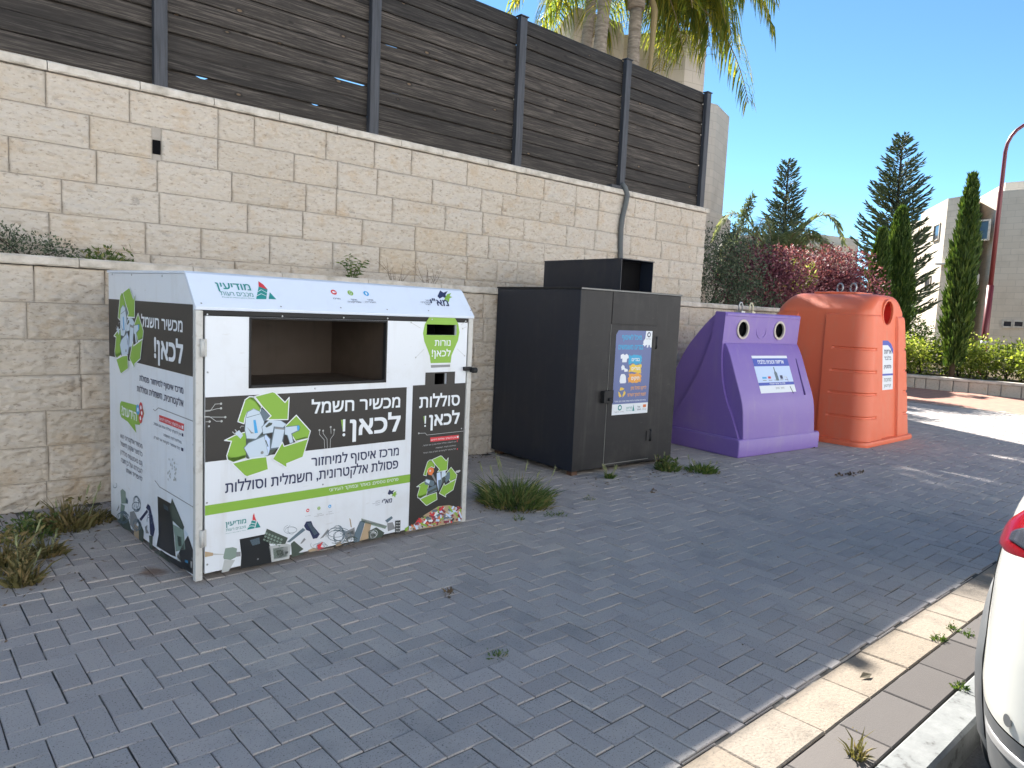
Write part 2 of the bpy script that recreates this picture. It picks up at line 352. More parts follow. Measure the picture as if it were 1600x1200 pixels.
class Art:
    """flat print laid on one panel; u to the right, v up, layers 0.5 mm apart"""
    def __init__(self, origin, u, v, toworld=None):
        self.o = Vector(origin); self.u = Vector(u).normalized(); self.v = Vector(v).normalized(); self.n = self.u.cross(self.v)
        self.M = toworld or Matrix.Identity(4); self.bm = BM(); self.mats = []
        self.wo = self.M @ self.o; self.wn = self.M.to_3x3() @ self.n; self.wu = self.M.to_3x3() @ self.u; self.wv = self.M.to_3x3() @ self.v
    def px(self, x, y):
        p = on_plane(x, y, self.wo, self.wn) - self.wo; return (p.dot(self.wu), p.dot(self.wv))
    def mi(self, mt):
        if mt not in self.mats: self.mats.append(mt)
        return self.mats.index(mt)
    def pt(self, u, v, layer): return self.o + self.u * u + self.v * v + self.n * (.0012 + .0005 * layer)
    def poly(self, pts, mt, layer=0):
        if len(pts) < 3: return
        try: self.bm.faces.new([self.bm.verts.new(self.pt(u, v, layer)) for u, v in pts]).material_index = self.mi(mt)
        except ValueError: pass
    def pxpoly(self, z, pts, mt, layer=0): self.poly([self.px(*z(*p)) for p in pts], mt, layer)
    def rect(self, u0, u1, v0, v1, mt, layer=0): self.poly([(u0, v0), (u1, v0), (u1, v1), (u0, v1)], mt, layer)
    def stroke(self, pts, w, mt, layer=0, closed=False):
        P = [Vector(p) for p in pts]
        if closed: P = P + [P[0]]
        for a, b in zip(P, P[1:]):
            d = b - a
            if d.length < 1e-6: continue
            d.normalize(); n = Vector((-d.y, d.x)) * w / 2; e = d * w * .4
            self.poly([a - n - e, b - n + e, b + n + e, a + n - e], mt, layer)
    def pxstroke(self, z, pts, w, mt, layer=0, closed=False): self.stroke([self.px(*z(*p)) for p in pts], w, mt, layer, closed)
    def circle(self, u, v, r, mt, layer=0, seg=24): self.poly([(u + r * math.cos(k * math.tau / seg), v + r * math.sin(k * math.tau / seg)) for k in range(seg)], mt, layer)
    def text(self, s, u0, u1, v, h, mt, layer=2, bold=.012, rtl=True, slant=0):
        """letters of height h on baseline v, fitted between u0 and u1"""
        body = s[::-1].translate(str.maketrans('()', ')(')) if rtl else s
        pts, tris, x = [], [], 0.0
        for ch in body:
            vs, fs, adv = glyph(ch); o = len(pts)
            pts += [(px + x, py) for px, py in vs]; tris += [[q + o for q in f] for f in fs]; x += adv
        if not pts: return
        x0, x1 = min(p[0] for p in pts), max(p[0] for p in pts); k = (u1 - u0) / max(1e-6, x1 - x0); kv = h / (.592 if rtl else .72); im = self.mi(mt); q = bold * kv
        for n, (dx, dy) in enumerate(((-q, -q), (q, -q), (q, q), (-q, q)) if bold else ((0, 0),)):
            vs = [self.bm.verts.new(self.pt(u0 + (px - x0) * k + slant * py * kv + dx, v + py * kv + dy, layer + n * .12)) for px, py in pts]
            for f in tris:
                try: self.bm.faces.new([vs[w] for w in f]).material_index = im
                except ValueError: pass
    def pxtext(self, z, s, pl, pr, hpx, mt, **kw):
        a = self.px(*z(*pl)); b = self.px(*z(*pr)); c = self.px(*z((pl[0] + pr[0]) / 2, (pl[1] + pr[1]) / 2)); d = self.px(*z((pl[0] + pr[0]) / 2, (pl[1] + pr[1]) / 2 - hpx))
        self.text(s, a[0], b[0], (a[1] + b[1]) / 2, d[1] - c[1], mt, **kw)
    def flush(self, name, parent):
        self.build(name, parent); self.bm = BM(); self.mats = []
    def build(self, name, parent=None):
        o = obj(name, self.bm, self.mats, parent, recalc=False); return o

# ================================================================ SETTING
def sheet(name, x0, x1, y0, y1, z, mt):
    bm = BM(); quad(bm, [(x0, y0, z), (x1, y0, z), (x1, y1, z), (x0, y1, z)])
    return tag(obj(name, bm, mt), kind='structure')
sheet('ground', -300, 500, -400, 400, -.16, M_SOIL)
sheet('road', -40, 60, -9, .80, -.13, M_ASPHALT)
sheet('bounce_pavement', -60, 80, -40, -4.5, -.02, M_PALE2)  # unseen pale paving, added to bounce sunlight into the shaded side
def slab(bm, x0, x1, y0, y1, z, h=.05, e=.003, jit=0.0):
    """one paving stone with a chamfered top, slightly tilted"""
    if x1 - x0 < .012 or y1 - y0 < .012: return
    g = .0014 + rng.random() * .0022; x0 += g; x1 -= g; y0 += g; y1 -= g
    a, b, c = rng.uniform(-jit, jit), rng.uniform(-jit, jit) * .7, rng.uniform(-jit, jit) * .7
    def Z(x, y): return z + a + b * (1 if x > (x0 + x1) / 2 else -1) + c * (1 if y > (y0 + y1) / 2 else -1)
    o = [bm.verts.new((x, y, Z(x, y) - e)) for x, y in ((x0, y0), (x1, y0), (x1, y1), (x0, y1))]
    t = [bm.verts.new((x, y, Z(x, y))) for x, y in ((x0 + e, y0 + e), (x1 - e, y0 + e), (x1 - e, y1 - e), (x0 + e, y1 - e))]
    d = [bm.verts.new((x, y, z - h)) for x, y in ((x0, y0), (x1, y0), (x1, y1), (x0, y1))]
    bm.faces.new(t)
    for i in range(4):
        j = (i + 1) % 4; bm.faces.new((o[i], o[j], t[j], t[i])); bm.faces.new((d[i], d[j], o[j], o[i]))
W_ = .1006
Y_ED = 1.295
def inside(x, y): return y > Y_ED - .001 and (y < 5.80 if x < 12.6 else y < 10) and -2.6 < x < 16.0
bm = BM()
for i in range(-27, 161):
    for j in range(12, 100):
        k = (i - j) % 4
        if k == 0: x0, x1, y0, y1 = i, i + 2, j, j + 1
        elif k == 3: x0, x1, y0, y1 = i, i + 1, j, j + 2
        else: continue
        x0 *= W_; x1 *= W_; y0 *= W_; y1 *= W_
        if not inside(x0, y1): continue
        slab(bm, x0, x1, max(y0, Y_ED), y1, 0, jit=.0021)
tag(obj('pavement', bm, M_PAVER), kind='structure')
bm = BM(); box(bm, -2.6, 16, .885, 5.9, -.158, -.0065); box(bm, 12.5, 16, 5.9, 10, -.158, -.0065)
tag(obj('pavement_bedding', bm, M_JOINT), kind='structure')
bm = BM(); x = -2.6
while x < 16:
    L = .40; slab(bm, x, x + L, 1.08, Y_ED - .002, .001, e=.005, jit=.002); x += L
tag(obj('pale_paving_strip', bm, M_PALE), kind='structure')
bm = BM(); x = -2.5
while x < 16:
    L = .40; slab(bm, x, x + L, .884, 1.078, 0, e=.004, jit=.002); x += L
tag(obj('grey_paving_strip', bm, M_BROWNPAV), kind='structure')
bm = BM(); x = -2.6
while x < 20:
    x1 = x + .995
    prism(bm, [(.752, -.158), (.752, -.012), (.764, .0), (.870, .004), (.878, -.003), (.878, -.158)], x, x1 - .006); x = x1
tag(obj('kerb', bm, M_KERB), kind='structure')
bm = BM(); box(bm, 16.005, 20.0, .885, 14, -.158, -.004)
tag(obj('red_pavement', bm, M_RED), kind='structure')
bm = BM(); box(bm, 15.9, 16.004, .885, 14, -.158, .003)
tag(obj('edging_stones', bm, M_PALE), kind='structure')

# ---------------------------------------------------------------- retaining walls
def rock_block(bm, x0, x1, z0, z1, y, seed, res=.0125, amp=1.0, end=None):
    nx = max(4, int((x1 - x0) / res)); nz = max(4, int((z1 - z0) / (res * .85)))
    s = Vector((seed * 3.17, seed * 7.31, seed * 1.93)); tilt = rng.uniform(-.004, .004)
    rows = []
    for k in range(nz + 1):
        row = []
        for i in range(nx + 1):
            x = x0 + (x1 - x0) * i / nx; z = z0 + (z1 - z0) * k / nz
            e = min(x - x0, x1 - x, z - z0, z1 - z)
            f = min(1, e / .013)
            h = .012 * noise.noise(Vector((x * 7, z * 13, 0)) + s) + .014 * abs(noise.noise(Vector((x * 17 + z * 5, z * 38, 3)) + s)) + .005 * noise.noise(Vector((x * 45, z * 85, 9)) + s)
            p = noise.noise(Vector((x * 15 + z * 6, z * 34, 5)) + s)
            if p > .12: h -= .024 * (p - .12)
            p2 = noise.noise(Vector((x * 24 - z * 11, z * 58, 8)) + s)
            if p2 > .22: h -= .022 * (p2 - .22)
            row.append(bm.verts.new((x, y - f * (.012 + amp * 1.35 * h + tilt * (z - z0) * 8) + .004, z)))
        rows.append(row)
    for r0, r1 in zip(rows, rows[1:]):
        for i in range(nx):
            bm.faces.new((r0[i], r0[i + 1], r1[i + 1], r1[i])).smooth = True
    edge = [r[0] for r in rows], [r[-1] for r in rows], rows[0], rows[-1]
    for L in edge:                                              # returns into the joints
        B = [bm.verts.new((v.co.x, y + .03, v.co.z)) for v in L]
        for i in range(len(L) - 1): bm.faces.new((L[i], L[i + 1], B[i + 1], B[i]))
def masonry(name, parent, x0, x1, y, courses, hole=None, seed0=0, xend=None):
    bm = BM(); n = seed0
    for (z0, z1) in courses:
        x = x0 - rng.random() * .4
        while x < x1 - .02:
            L = rng.choice((.42, .5, .54, .58, .6, .64, .66, .7, .3)); xe = x + L
            if x1 - xe < .16: xe = x1
            n += 1
            if hole and hole[2] < z1 and hole[3] > z0 and abs(xe - hole[0]) < .34: xe = hole[0]
            xs = hole[1] if hole and hole[2] < z1 and hole[3] > z0 and abs(x - hole[0]) < .001 else x
            if xe > -1.6: rock_block(bm, max(xs, x0) + .003, min(xe, x1) - .003, z0 + .0027, z1 - .0027, y, n, res=.0125 if x < 6 else .018)
            x = xe
    return obj(name, bm, M_STONE, parent, recalc=False)
def cap_stones(name, parent, x0, x1, y0, y1, z0, z1, Ls, seed):
    bm = BM(); x = x0; k = 0
    while x < x1:
        xe = min(x1, x + rng.choice(Ls))
        nx = max(2, int((xe - x) / .03)); prof = 6; rows = []
        for i in range(nx + 1):
            xx = x + .003 + (xe - x - .006) * i / nx; row = []
            for q, (yy, zz) in enumerate(((y1, z0), (y0 + .008, z0), (y0, z0 + .012), (y0 + .002, (z0 + z1) / 2), (y0 + .004, z1 - .012), (y0 + .016, z1), (y1, z1))):
                a = .006 * noise.noise(Vector((xx * 14, q * 1.3, seed + k))) if 0 < q < 6 else 0
                row.append(bm.verts.new((xx, yy + a, zz + a * .6)))
            rows.append(row)
        for r0, r1 in zip(rows, rows[1:]):
            for q in range(6): bm.faces.new((r0[q], r0[q + 1], r1[q + 1], r1[q]))
        bm.faces.new(rows[0]); bm.faces.new(rows[-1]); x = xe; k += 1
    return obj(name, bm, M_CAP, parent)
YL, YU = 5.75, 6.20
lw = thing('retaining_wall', 'low limestone block wall with weeds on its ledge behind the containers', 'wall', (5, YL, 0))
lw_inv = Matrix.Translation((-5, -YL, 0))
def local(o, M=None):
    o.matrix_parent_inverse = Matrix.Translation(-o.parent.location); return o
bm = BM(); box(bm, -1.5, 12.5, YL + .0125, YU + .1, -.15, 1.62)
local(obj('backing', bm, M_MORTAR, lw))
local(masonry('masonry', lw, -1.5, 12.5, YL, [(1.655 - .245 * (k + 1), 1.655 - .245 * k) for k in range(7)], seed0=100))
local(cap_stones('cap', lw, -1.5, 12.5, YL - .035, YL + .19, 1.658, 1.722, (.8, .75, .7, .9), 3))
bm = BM(); box(bm, -1.5, 12.5, YL + .19, YU - .005, 1.6, 1.685)
local(obj('planting_soil', bm, M_SOIL, lw))
uw = thing('retaining_wall', 'tall limestone block wall carrying the dark wooden fence', 'wall', (4, YU, 0))
bm = BM(); box(bm, -1.5, 9.17, YU + .0125, YU + .28, 1.55, 3.025)
local(obj('backing', bm, M_MORTAR, uw))
ucs = [(3.03 - .2445 * (k + 1), 3.03 - .2445 * k) for k in range(6)]
local(masonry('masonry', uw, -1.5, 9.2, YU, ucs, hole=(1.70, 1.765, 2.60, 2.70), seed0=400))
local(cap_stones('cap', uw, -1.5, 9.23, YU - .03, YU + .3, 3.034, 3.10, (.55, .6, .68, .5), 8))
bm = BM(); box(bm, 1.705, 1.760, YU - .002, YU + .012, 2.585, 2.69)
local(obj('weep_hole', bm, M_DARK, uw))
bm = BM(); box(bm, 6.52, 6.545, YU - .004, YU + .014, 2.60, 2.69)
local(obj('rusty_bracket', bm, mat('rust', (.16, .07, .03), .9), uw))

# ---------------------------------------------------------------- fence
fc = thing('wooden_fence', 'dark weathered fence of horizontal boards on top of the tall stone wall', 'fence', (4, YU, 3.1))
PX = [-1.89, -.06, 1.77, 3.66, 5.50, 7.30, 9.08]
for a, b in zip(PX, PX[1:]):
    bm = BM()
    for k in range(11):
        z0 = 3.125 + k * .1435 + rng.uniform(-.003, .003); z1 = z0 + .1435 - rng.choice((.007, .009, .011, .013))
        d0, d1 = rng.uniform(-.007, .007), rng.uniform(-.007, .007); y = YU + .075 + rng.uniform(0, .006)
        e = .006; n = 24; rows = []
        for i in range(n + 1):
            x = a + .03 + (b - a - .06) * i / n; dz = d0 + (d1 - d0) * i / n + .004 * noise.noise(Vector((x * 1.3, k * 5.1, a))); dy = .004 * noise.noise(Vector((x * 1.1, k * 3.3, 7 + a)))
            lip = -.002 if noise.noise(Vector((x * 2.1, k * 7.7, a * 3))) > (.50 if k < 7 else .36) else .030
            rows.append([bm.verts.new((x, y + yy + dy, zz + dz)) for yy, zz in ((0, z0 + e), (e, z0), (.020, z0), (.042, z0 + .002), (.042, z1 + lip), (.036, z1 + lip), (.019, z1), (e, z1), (0, z1 - e))])
        for r0, r1 in zip(rows, rows[1:]):
            for q in range(9): bm.faces.new((r0[q], r0[(q + 1) % 9], r1[(q + 1) % 9], r1[q]))
        bm.faces.new(rows[0]); bm.faces.new(rows[-1])
    local(obj('board_panel', bm, M_WOOD, fc))
for x in PX:
    bm = BM(); w = .05
    box(bm, x - w, x + w, YU + .012, YU + .104 - .03, 3.10, 4.702)
    local(obj('post', bm, M_POST, fc, bevel=.006))
    bm = BM(); box(bm, x - w - .012, x + w + .012, YU + .0, YU + .09, 4.703, 4.715)
    local(obj('post_cap', bm, M_POST, fc, bevel=.003))
bm = BM(); box(bm, 7.06, 7.25, YU - .02, YU + .06, 3.101, 3.135); local(obj('foot_plate', bm, M_POST, fc))
bm = BM()
tube(bm, [(7.27, YU - .005, 3.17), (7.30, YU - .035, 3.12), (7.33, YU - .055, 3.03), (7.31, YU - .05, 2.9), (7.27, YU - .045, 2.75), (7.262, YU - .04, 2.6), (7.27, YU - .04, 2.4), (7.29, YU - .04, 2.2), (7.295, YU - .04, 1.9), (7.295, YU - .04, 1.70)], .034, 10)
tag(obj('drain_hose', bm, M_HOSE), 'grey corrugated hose hanging down the tall wall from the fence foot', 'hose')

# ================================================================ WHITE E-WASTE CONTAINER
ZA = zoomed(300, 420, 3.478); ZB = zoomed(300, 660, 3.478); ZE = zoomed(340, 600, 7.5); ZG = zoomed(630, 640, 6); ZT = zoomed(320, 760, 4.706)
Z3 = zoomed(150, 400, 2.306); Z7 = zoomed(160, 560, 7.5); Z6 = zoomed(160, 720, 6)
WL, WD, WH, WR = 1.852, 1.46, 1.445, 1.622
wc = thing('recycling_container', 'white electronics recycling container printed with green arrows and Hebrew text', 'recycling container', (1.245, 3.804, 0), math.atan2(.047, .999))
bpy.context.view_layer.update(); MW = Matrix.Translation(wc.location) @ Matrix.Rotation(wc.rotation_euler.z, 4, 'Z')
side = [(.036, .03), (.036, WH), (.145, 1.612), (WD, WR), (WD, .03)]
bm = BM(); prism(bm, side, 0, .022); obj('side_panel', bm, M_WHITE, wc, bevel=.003)
bm = BM(); prism(bm, side, WL - .022, WL); obj('side_panel', bm, M_WHITE, wc, bevel=.003)
bm = BM()
prism(bm, [(-.008, 1.432), (-.012, 1.447), (.128, 1.617), (.150, 1.628), (WD + .01, 1.64), (WD + .01, 1.624), (.150, 1.613), (.022, 1.447), (.02, 1.432)], -.006, WL + .006)
obj('roof', bm, M_ROOF, wc, bevel=.003)
bm = BM(); box(bm, .022, WL - .022, WD - .02, WD, .03, 1.612); obj('back_panel', bm, M_WHITE, wc)
bm = BM(); box(bm, .022, WL - .022, .04, WD - .02, .03, .06); obj('floor_panel', bm, M_INNER, wc)
for u0 in (-.004, WL - .034):
    bm = BM(); box(bm, u0, u0 + .038, -.004, .034, .012, 1.430); obj('corner_post', bm, M_ALU, wc, bevel=.004)
bm = BM(); box(bm, .036, WL - .036, .020, .036, .06, 1.431); box(bm, .036, WL - .036, .004, .0195, 1.408, 1.431); obj('door_seal', bm, M_RUBBER, wc)
art = Art((0, 0, 0), (1, 0, 0), (0, 0, 1), MW)
def pr(z, a, b):
    p = art.px(*z(*a)); q = art.px(*z(*b)); return p[0], q[0], q[1], p[1]
def span(z, quad4):
    P = [art.px(*z(*p)) for p in quad4]      # tl tr br bl
    return ((P[0][0] + P[3][0]) / 2, (P[1][0] + P[2][0]) / 2, (P[2][1] + P[3][1]) / 2, (P[0][1] + P[1][1]) / 2)
H_OPEN = span(ZA, [(313, 270), (1058, 283), (1052, 610), (313, 650)])
H_BULB = span(ZA, [(1275, 303), (1437, 303), (1437, 358), (1275, 363)])
H_BATT = span(ZA, [(1318, 568), (1382, 566), (1382, 638), (1318, 643)])
DU0, DU1, DZ0, DZ1 = .046, WL - .044, .045, 1.402
def holed(bm, u0, u1, z0, z1, y0, y1, holes):
    us = sorted({u0, u1, *[h[0] for h in holes], *[h[1] for h in holes]}); zs = sorted({z0, z1, *[h[2] for h in holes], *[h[3] for h in holes]})
    solid = {}
    for i in range(len(us) - 1):
        for k in range(len(zs) - 1):
            cu, cz = (us[i] + us[i + 1]) / 2, (zs[k] + zs[k + 1]) / 2
            solid[i, k] = not any(h[0] < cu < h[1] and h[2] < cz < h[3] for h in holes)
    for (i, k), s in solid.items():
        if not s: continue
        a, b, c, d = us[i], us[i + 1], zs[k], zs[k + 1]
        quad(bm, [(a, y0, c), (b, y0, c), (b, y0, d), (a, y0, d)]); quad(bm, [(a, y1, c), (b, y1, c), (b, y1, d), (a, y1, d)])
        for di, dk, e in ((-1, 0, ((a, c), (a, d))), (1, 0, ((b, c), (b, d))), (0, -1, ((a, c), (b, c))), (0, 1, ((a, d), (b, d)))):
            if not solid.get((i + di, k + dk), False): quad(bm, [(e[0][0], y0, e[0][1]), (e[1][0], y0, e[1][1]), (e[1][0], y1, e[1][1]), (e[0][0], y1, e[0][1])])
    bmesh.ops.remove_doubles(bm, verts=bm.verts, dist=1e-5)
bm = BM(); holed(bm, DU0, DU1, DZ0, DZ1, 0, .0195, [H_OPEN, H_BULB, H_BATT])
door = obj('door', bm, M_WHITE, wc)
# the chute behind the big opening, and the two small pockets
def pocket(name, h, depth, mt, lip):
    a, b, c, d = h; bm = BM(); y = .0365
    quad(bm, [(a - lip, y + depth, c - lip), (b + lip, y + depth, c - lip), (b + lip, y + depth, d + lip), (a - lip, y + depth, d + lip)])
    for p, q in (((a - lip, c - lip), (b + lip, c - lip)), ((b + lip, c - lip), (b + lip, d + lip)), ((b + lip, d + lip), (a - lip, d + lip)), ((a - lip, d + lip), (a - lip, c - lip))):
        quad(bm, [(p[0], y, p[1]), (q[0], y, q[1]), (q[0], y + depth, q[1]), (p[0], y + depth, p[1])])
    return obj(name, bm, mt, wc, recalc=False)
pocket('chute', H_OPEN, .62, M_INNER, .004); pocket('bulb_pocket', H_BULB, .2, M_DARK, .003); pocket('battery_pocket', H_BATT, .2, M_DARK, .003)
bpy.data.objects['door_seal'].data.clear_geometry()
bm = BM(); holed(bm, .036, WL - .036, .06, 1.431, .020, .0362, [H_OPEN, H_BULB, H_BATT]); box(bm, .036, WL - .036, .004, .0195, 1.408, 1.431); bm.to_mesh(bpy.data.objects['door_seal'].data); bm.free()
bm = BM(); a, b, c, d = H_OPEN
for q in ((a - .004, a + .007, c, d), (b - .007, b + .004, c, d), (a - .004, b + .004, d - .006, d + .004), (a - .004, b + .004, c - .004, c + .012)):
    box(bm, q[0], q[1], -.004, .014, q[2], q[3])
obj('opening_trim', bm, M_RUBBER, wc)
for zz in (1.24, .24):
    bm = BM(); tube(bm, [(.026, -.012, zz - .045), (.026, -.012, zz + .045)], .011, 10); box(bm, .024, .05, -.010, -.0045, zz - .045, zz + .045); obj('hinge', bm, M_ALU, wc)
bm = BM(); zl = 1.09
box(bm, WL - .075, WL - .012, -.026, -.005, zl - .012, zl + .014); tube(bm, [(WL - .02, -.04, zl - .008), (WL + .014, -.04, zl - .008)], .019, 12); box(bm, WL - .028, WL - .006, -.05, -.02, zl - .022, zl + .006)
obj('latch', bm, M_RUBBER, wc, bevel=.002)
# ---- print on the door
bz0 = (art.px(*ZB(65, 222))[1] + art.px(*ZB(1158, 90))[1]) / 2; bz1 = (art.px(*ZA(65, 703))[1] + art.px(*ZA(1167, 640))[1]) / 2
ub1 = (art.px(*ZA(1167, 640))[0] + art.px(*ZB(1158, 90))[0]) / 2
art.rect(DU0, ub1, bz0, bz1, I_BLACK)
uk0, uk1 = art.px(*ZA(1200, 633))[0], DU1
zk1 = art.px(*ZA(1340, 627))[1]; nk0, nk1, nz1 = art.px(*ZA(1267, 600))[0], art.px(*ZA(1428, 600))[0], art.px(*ZA(1350, 561))[1]
hb = H_BATT
art.rect(uk0, uk1, DZ0, zk1, I_BLACK)
art.rect(nk0, hb[0], zk1, nz1, I_BLACK); art.rect(hb[1], nk1, zk1, nz1, I_BLACK); art.rect(hb[0], hb[1], hb[3], nz1, I_BLACK)
if hb[2] > zk1: art.rect(hb[0], hb[1], zk1, hb[2], I_BLACK)
gz0 = (art.px(*ZB(65, 508))[1] + art.px(*ZB(1185, 325))[1]) / 2; gz1 = (art.px(*ZB(65, 455))[1] + art.px(*ZB(1185, 280))[1]) / 2
art.rect(DU0, uk0, gz0, gz1, I_GREEN)
art.flush('printed_band', wc)
# light bulb, printed round its slot: four pieces
bulb = [art.px(*ZA(*p)) for p in [(1290, 262), (1265, 300), (1255, 350), (1262, 395), (1280, 440), (1292, 475), (1296, 513), (1405, 510), (1410, 470), (1425, 435), (1445, 390), (1453, 345), (1447, 300), (1425, 262)]]
bu = H_BULB
Lb = bulb[:7]; Rb = bulb[7:][::-1]
art.poly([Lb[0], Rb[0], Rb[1], (bu[1], bu[3]), (bu[0], bu[3]), Lb[1]], I_GREEN)
art.poly([Lb[1], (bu[0], bu[3]), (bu[0], bu[2]), Lb[2]], I_GREEN); art.poly([Rb[1], (bu[1], bu[3]), (bu[1], bu[2]), Rb[2]], I_GREEN)
art.poly([Lb[2], (bu[0], bu[2]), (bu[1], bu[2]), Rb[2], *Rb[3:], *Lb[:2:-1]], I_GREEN)
art.pxpoly(ZA, [(1297, 523), (1402, 520), (1402, 533), (1298, 538)], I_GREY)
for a, b in (((1190, 292), (1240, 322)), ((1215, 482), (1260, 437)), ((1487, 285), (1462, 305)), ((1480, 472), (1440, 435)), ((1470, 325), (1490, 315))):
    art.pxstroke(ZA, [a, b], .0025, I_LGREY, 1); c = art.px(*ZA(*a)); art.circle(*c, .006, I_LGREY, 1, 10)
art.flush('bulb_picture', wc)
# lettering
art.pxtext(ZA, 'מכשיר חשמל', (650, 785), (1128, 752), 56, I_WHITE, bold=.018)
a = art.px(*ZB(858, 88)); b = art.px(*ZB(1128, 40)); zb = art.px(*ZB(985, 58))[1]; hh = art.px(*ZA(1000, 800))[1] - art.px(*ZA(1000, 886))[1]
art.text('לכאן', a[0], b[0], zb, hh * .93, I_WHITE, bold=.024)
e0 = art.px(*ZB(818, 62)); art.rect(e0[0], e0[0] + .016, zb + .028, zb + hh * 1.02, I_WHITE, 2); art.circle(e0[0] + .008, zb + .008, .0095, I_WHITE, 2, 14)
art.poly([(e0[0] - .001, zb + .03), (e0[0] - .014, zb + hh), (e0[0] - .001, zb + hh)], I_GREEN, 2)
art.pxtext(ZA, 'סוללות', (1235, 760), (1452, 735), 55, I_WHITE, bold=.018)
art.pxtext(ZA, 'לכאן', (1288, 856), (1450, 836), 56, I_WHITE, bold=.024)
e1 = art.px(*ZA(1262, 858)); art.rect(e1[0], e1[0] + .011, e1[1] + .02, e1[1] + .072, I_WHITE, 2); art.circle(e1[0] + .0055, e1[1] + .005, .0065, I_WHITE, 2, 12); art.poly([(e1[0] - .001, e1[1] + .02), (e1[0] - .011, e1[1] + .07), (e1[0] - .001, e1[1] + .07)], I_GREEN, 2)
art.pxtext(ZA, 'נורות', (1318, 420), (1403, 416), 30, I_WHITE, bold=.01)
art.pxtext(ZA, 'לכאן!', (1302, 478), (1403, 473), 31, I_WHITE, bold=.014)
art.pxtext(ZB, 'מרכז איסוף למיחזור', (648, 238), (1122, 178), 42, I_NAVY, bold=.012)
art.pxtext(ZB, 'פסולת אלקטרונית, חשמלית וסוללות', (180, 388), (1118, 244), 46, I_NAVY, bold=.012)
art.pxtext(ZB, 'פרטים נוספים: באתר ובמוקד העירוני', (745, 375), (1120, 316), 15, I_WHITE, bold=.004)
art.flush('lettering', wc)
# circuit traces
for pts in ([(65, 775), (98, 772), (125, 735), (157, 733)], [(65, 770), (105, 768), (135, 760), (157, 758)], [(65, 805), (180, 806)], [(65, 802), (95, 803), (130, 828), (160, 828)], [(65, 832), (95, 830)]):
    art.pxstroke(ZA, pts, .0028, I_LGREY, 1); art.circle(*art.px(*ZA(*pts[-1])), .006, I_LGREY, 1, 10)
for pts in ([(720, 140), (718, 95), (692, 65), (692, 42)], [(735, 140), (733, 90), (712, 60), (712, 45)], [(750, 138), (752, 90), (770, 65), (772, 40)], [(755, 60), (753, 25)]):
    art.pxstroke(ZB, pts, .0028, I_LGREY, 1); art.circle(*art.px(*ZB(*pts[-1])), .006, I_LGREY, 1, 10)
art.pxstroke(ZG, [(148, 222), (205, 220), (220, 238), (570, 200)], .0028, I_LGREY, 1); art.circle(*art.px(*ZG(145, 222)), .006, I_LGREY, 1, 10)
art.pxpoly(ZG, [(253, 262), (520, 236), (522, 276), (254, 303)], I_RED, 1)
art.pxtext(ZG, '■ אין להשליך סוללות ליתיום', (258, 292), (516, 262), 13, I_WHITE, bold=.004)
art.pxtext(ZG, 'אין להשליך סוללה אחת גם כן אם אפשר,', (180, 345), (494, 303), 11, I_LGREY, bold=.002)
art.pxtext(ZG, 'סוללות לפחי האשפה', (302, 366), (492, 340), 11, I_LGREY, bold=.002)
art.pxtext(ZG, 'חל איסור לקחת או לפרק את הציוד', (184, 414), (490, 372), 11, I_LGREY, bold=.002)
for y in (288, 362): art.pxpoly(ZG, [(502, y), (510, y - 1), (510, y + 14), (502, y + 15)], I_RED, 1)
art.pxpoly(ZG, [(490, 575), (530, 565), (536, 575), (515, 592), (492, 592)], I_LGREY, 1)

# recycling emblem in unit coordinates (0..1, y up), traced once and placed three times
EB = (80, 88, 1090, 1085)
def en(p): return p
EM_A = [(430, 145), (640, 90), (670, 100), (785, 215), (835, 155), (820, 415), (575, 418), (622, 372), (520, 262)]
EM_B = [(235, 440), (320, 185), (370, 148), (420, 150), (515, 262), (495, 325), (420, 292), (345, 330), (318, 400), (308, 465)]
EM_B2 = [(330, 195), (380, 152), (430, 165), (512, 262), (500, 300), (440, 205), (390, 180)]
EM_C = [(790, 495), (920, 365), (1085, 550), (1060, 638), (912, 672), (862, 590)]
EM_C2 = [(1060, 638), (912, 672), (905, 655), (1040, 615)]
EM_D = [(775, 730), (1060, 638), (995, 855), (805, 932), (808, 980), (640, 880), (755, 680)]
EM_E = [(80, 660), (200, 600), (330, 560), (365, 680), (330, 870), (180, 920), (115, 890), (105, 840), (160, 670)]
EM_E2 = [(118, 835), (150, 860), (225, 858), (330, 830), (330, 870), (180, 920), (115, 890)]
EM_F = [(165, 928), (400, 870), (570, 850), (590, 1000), (340, 1085), (310, 1070)]
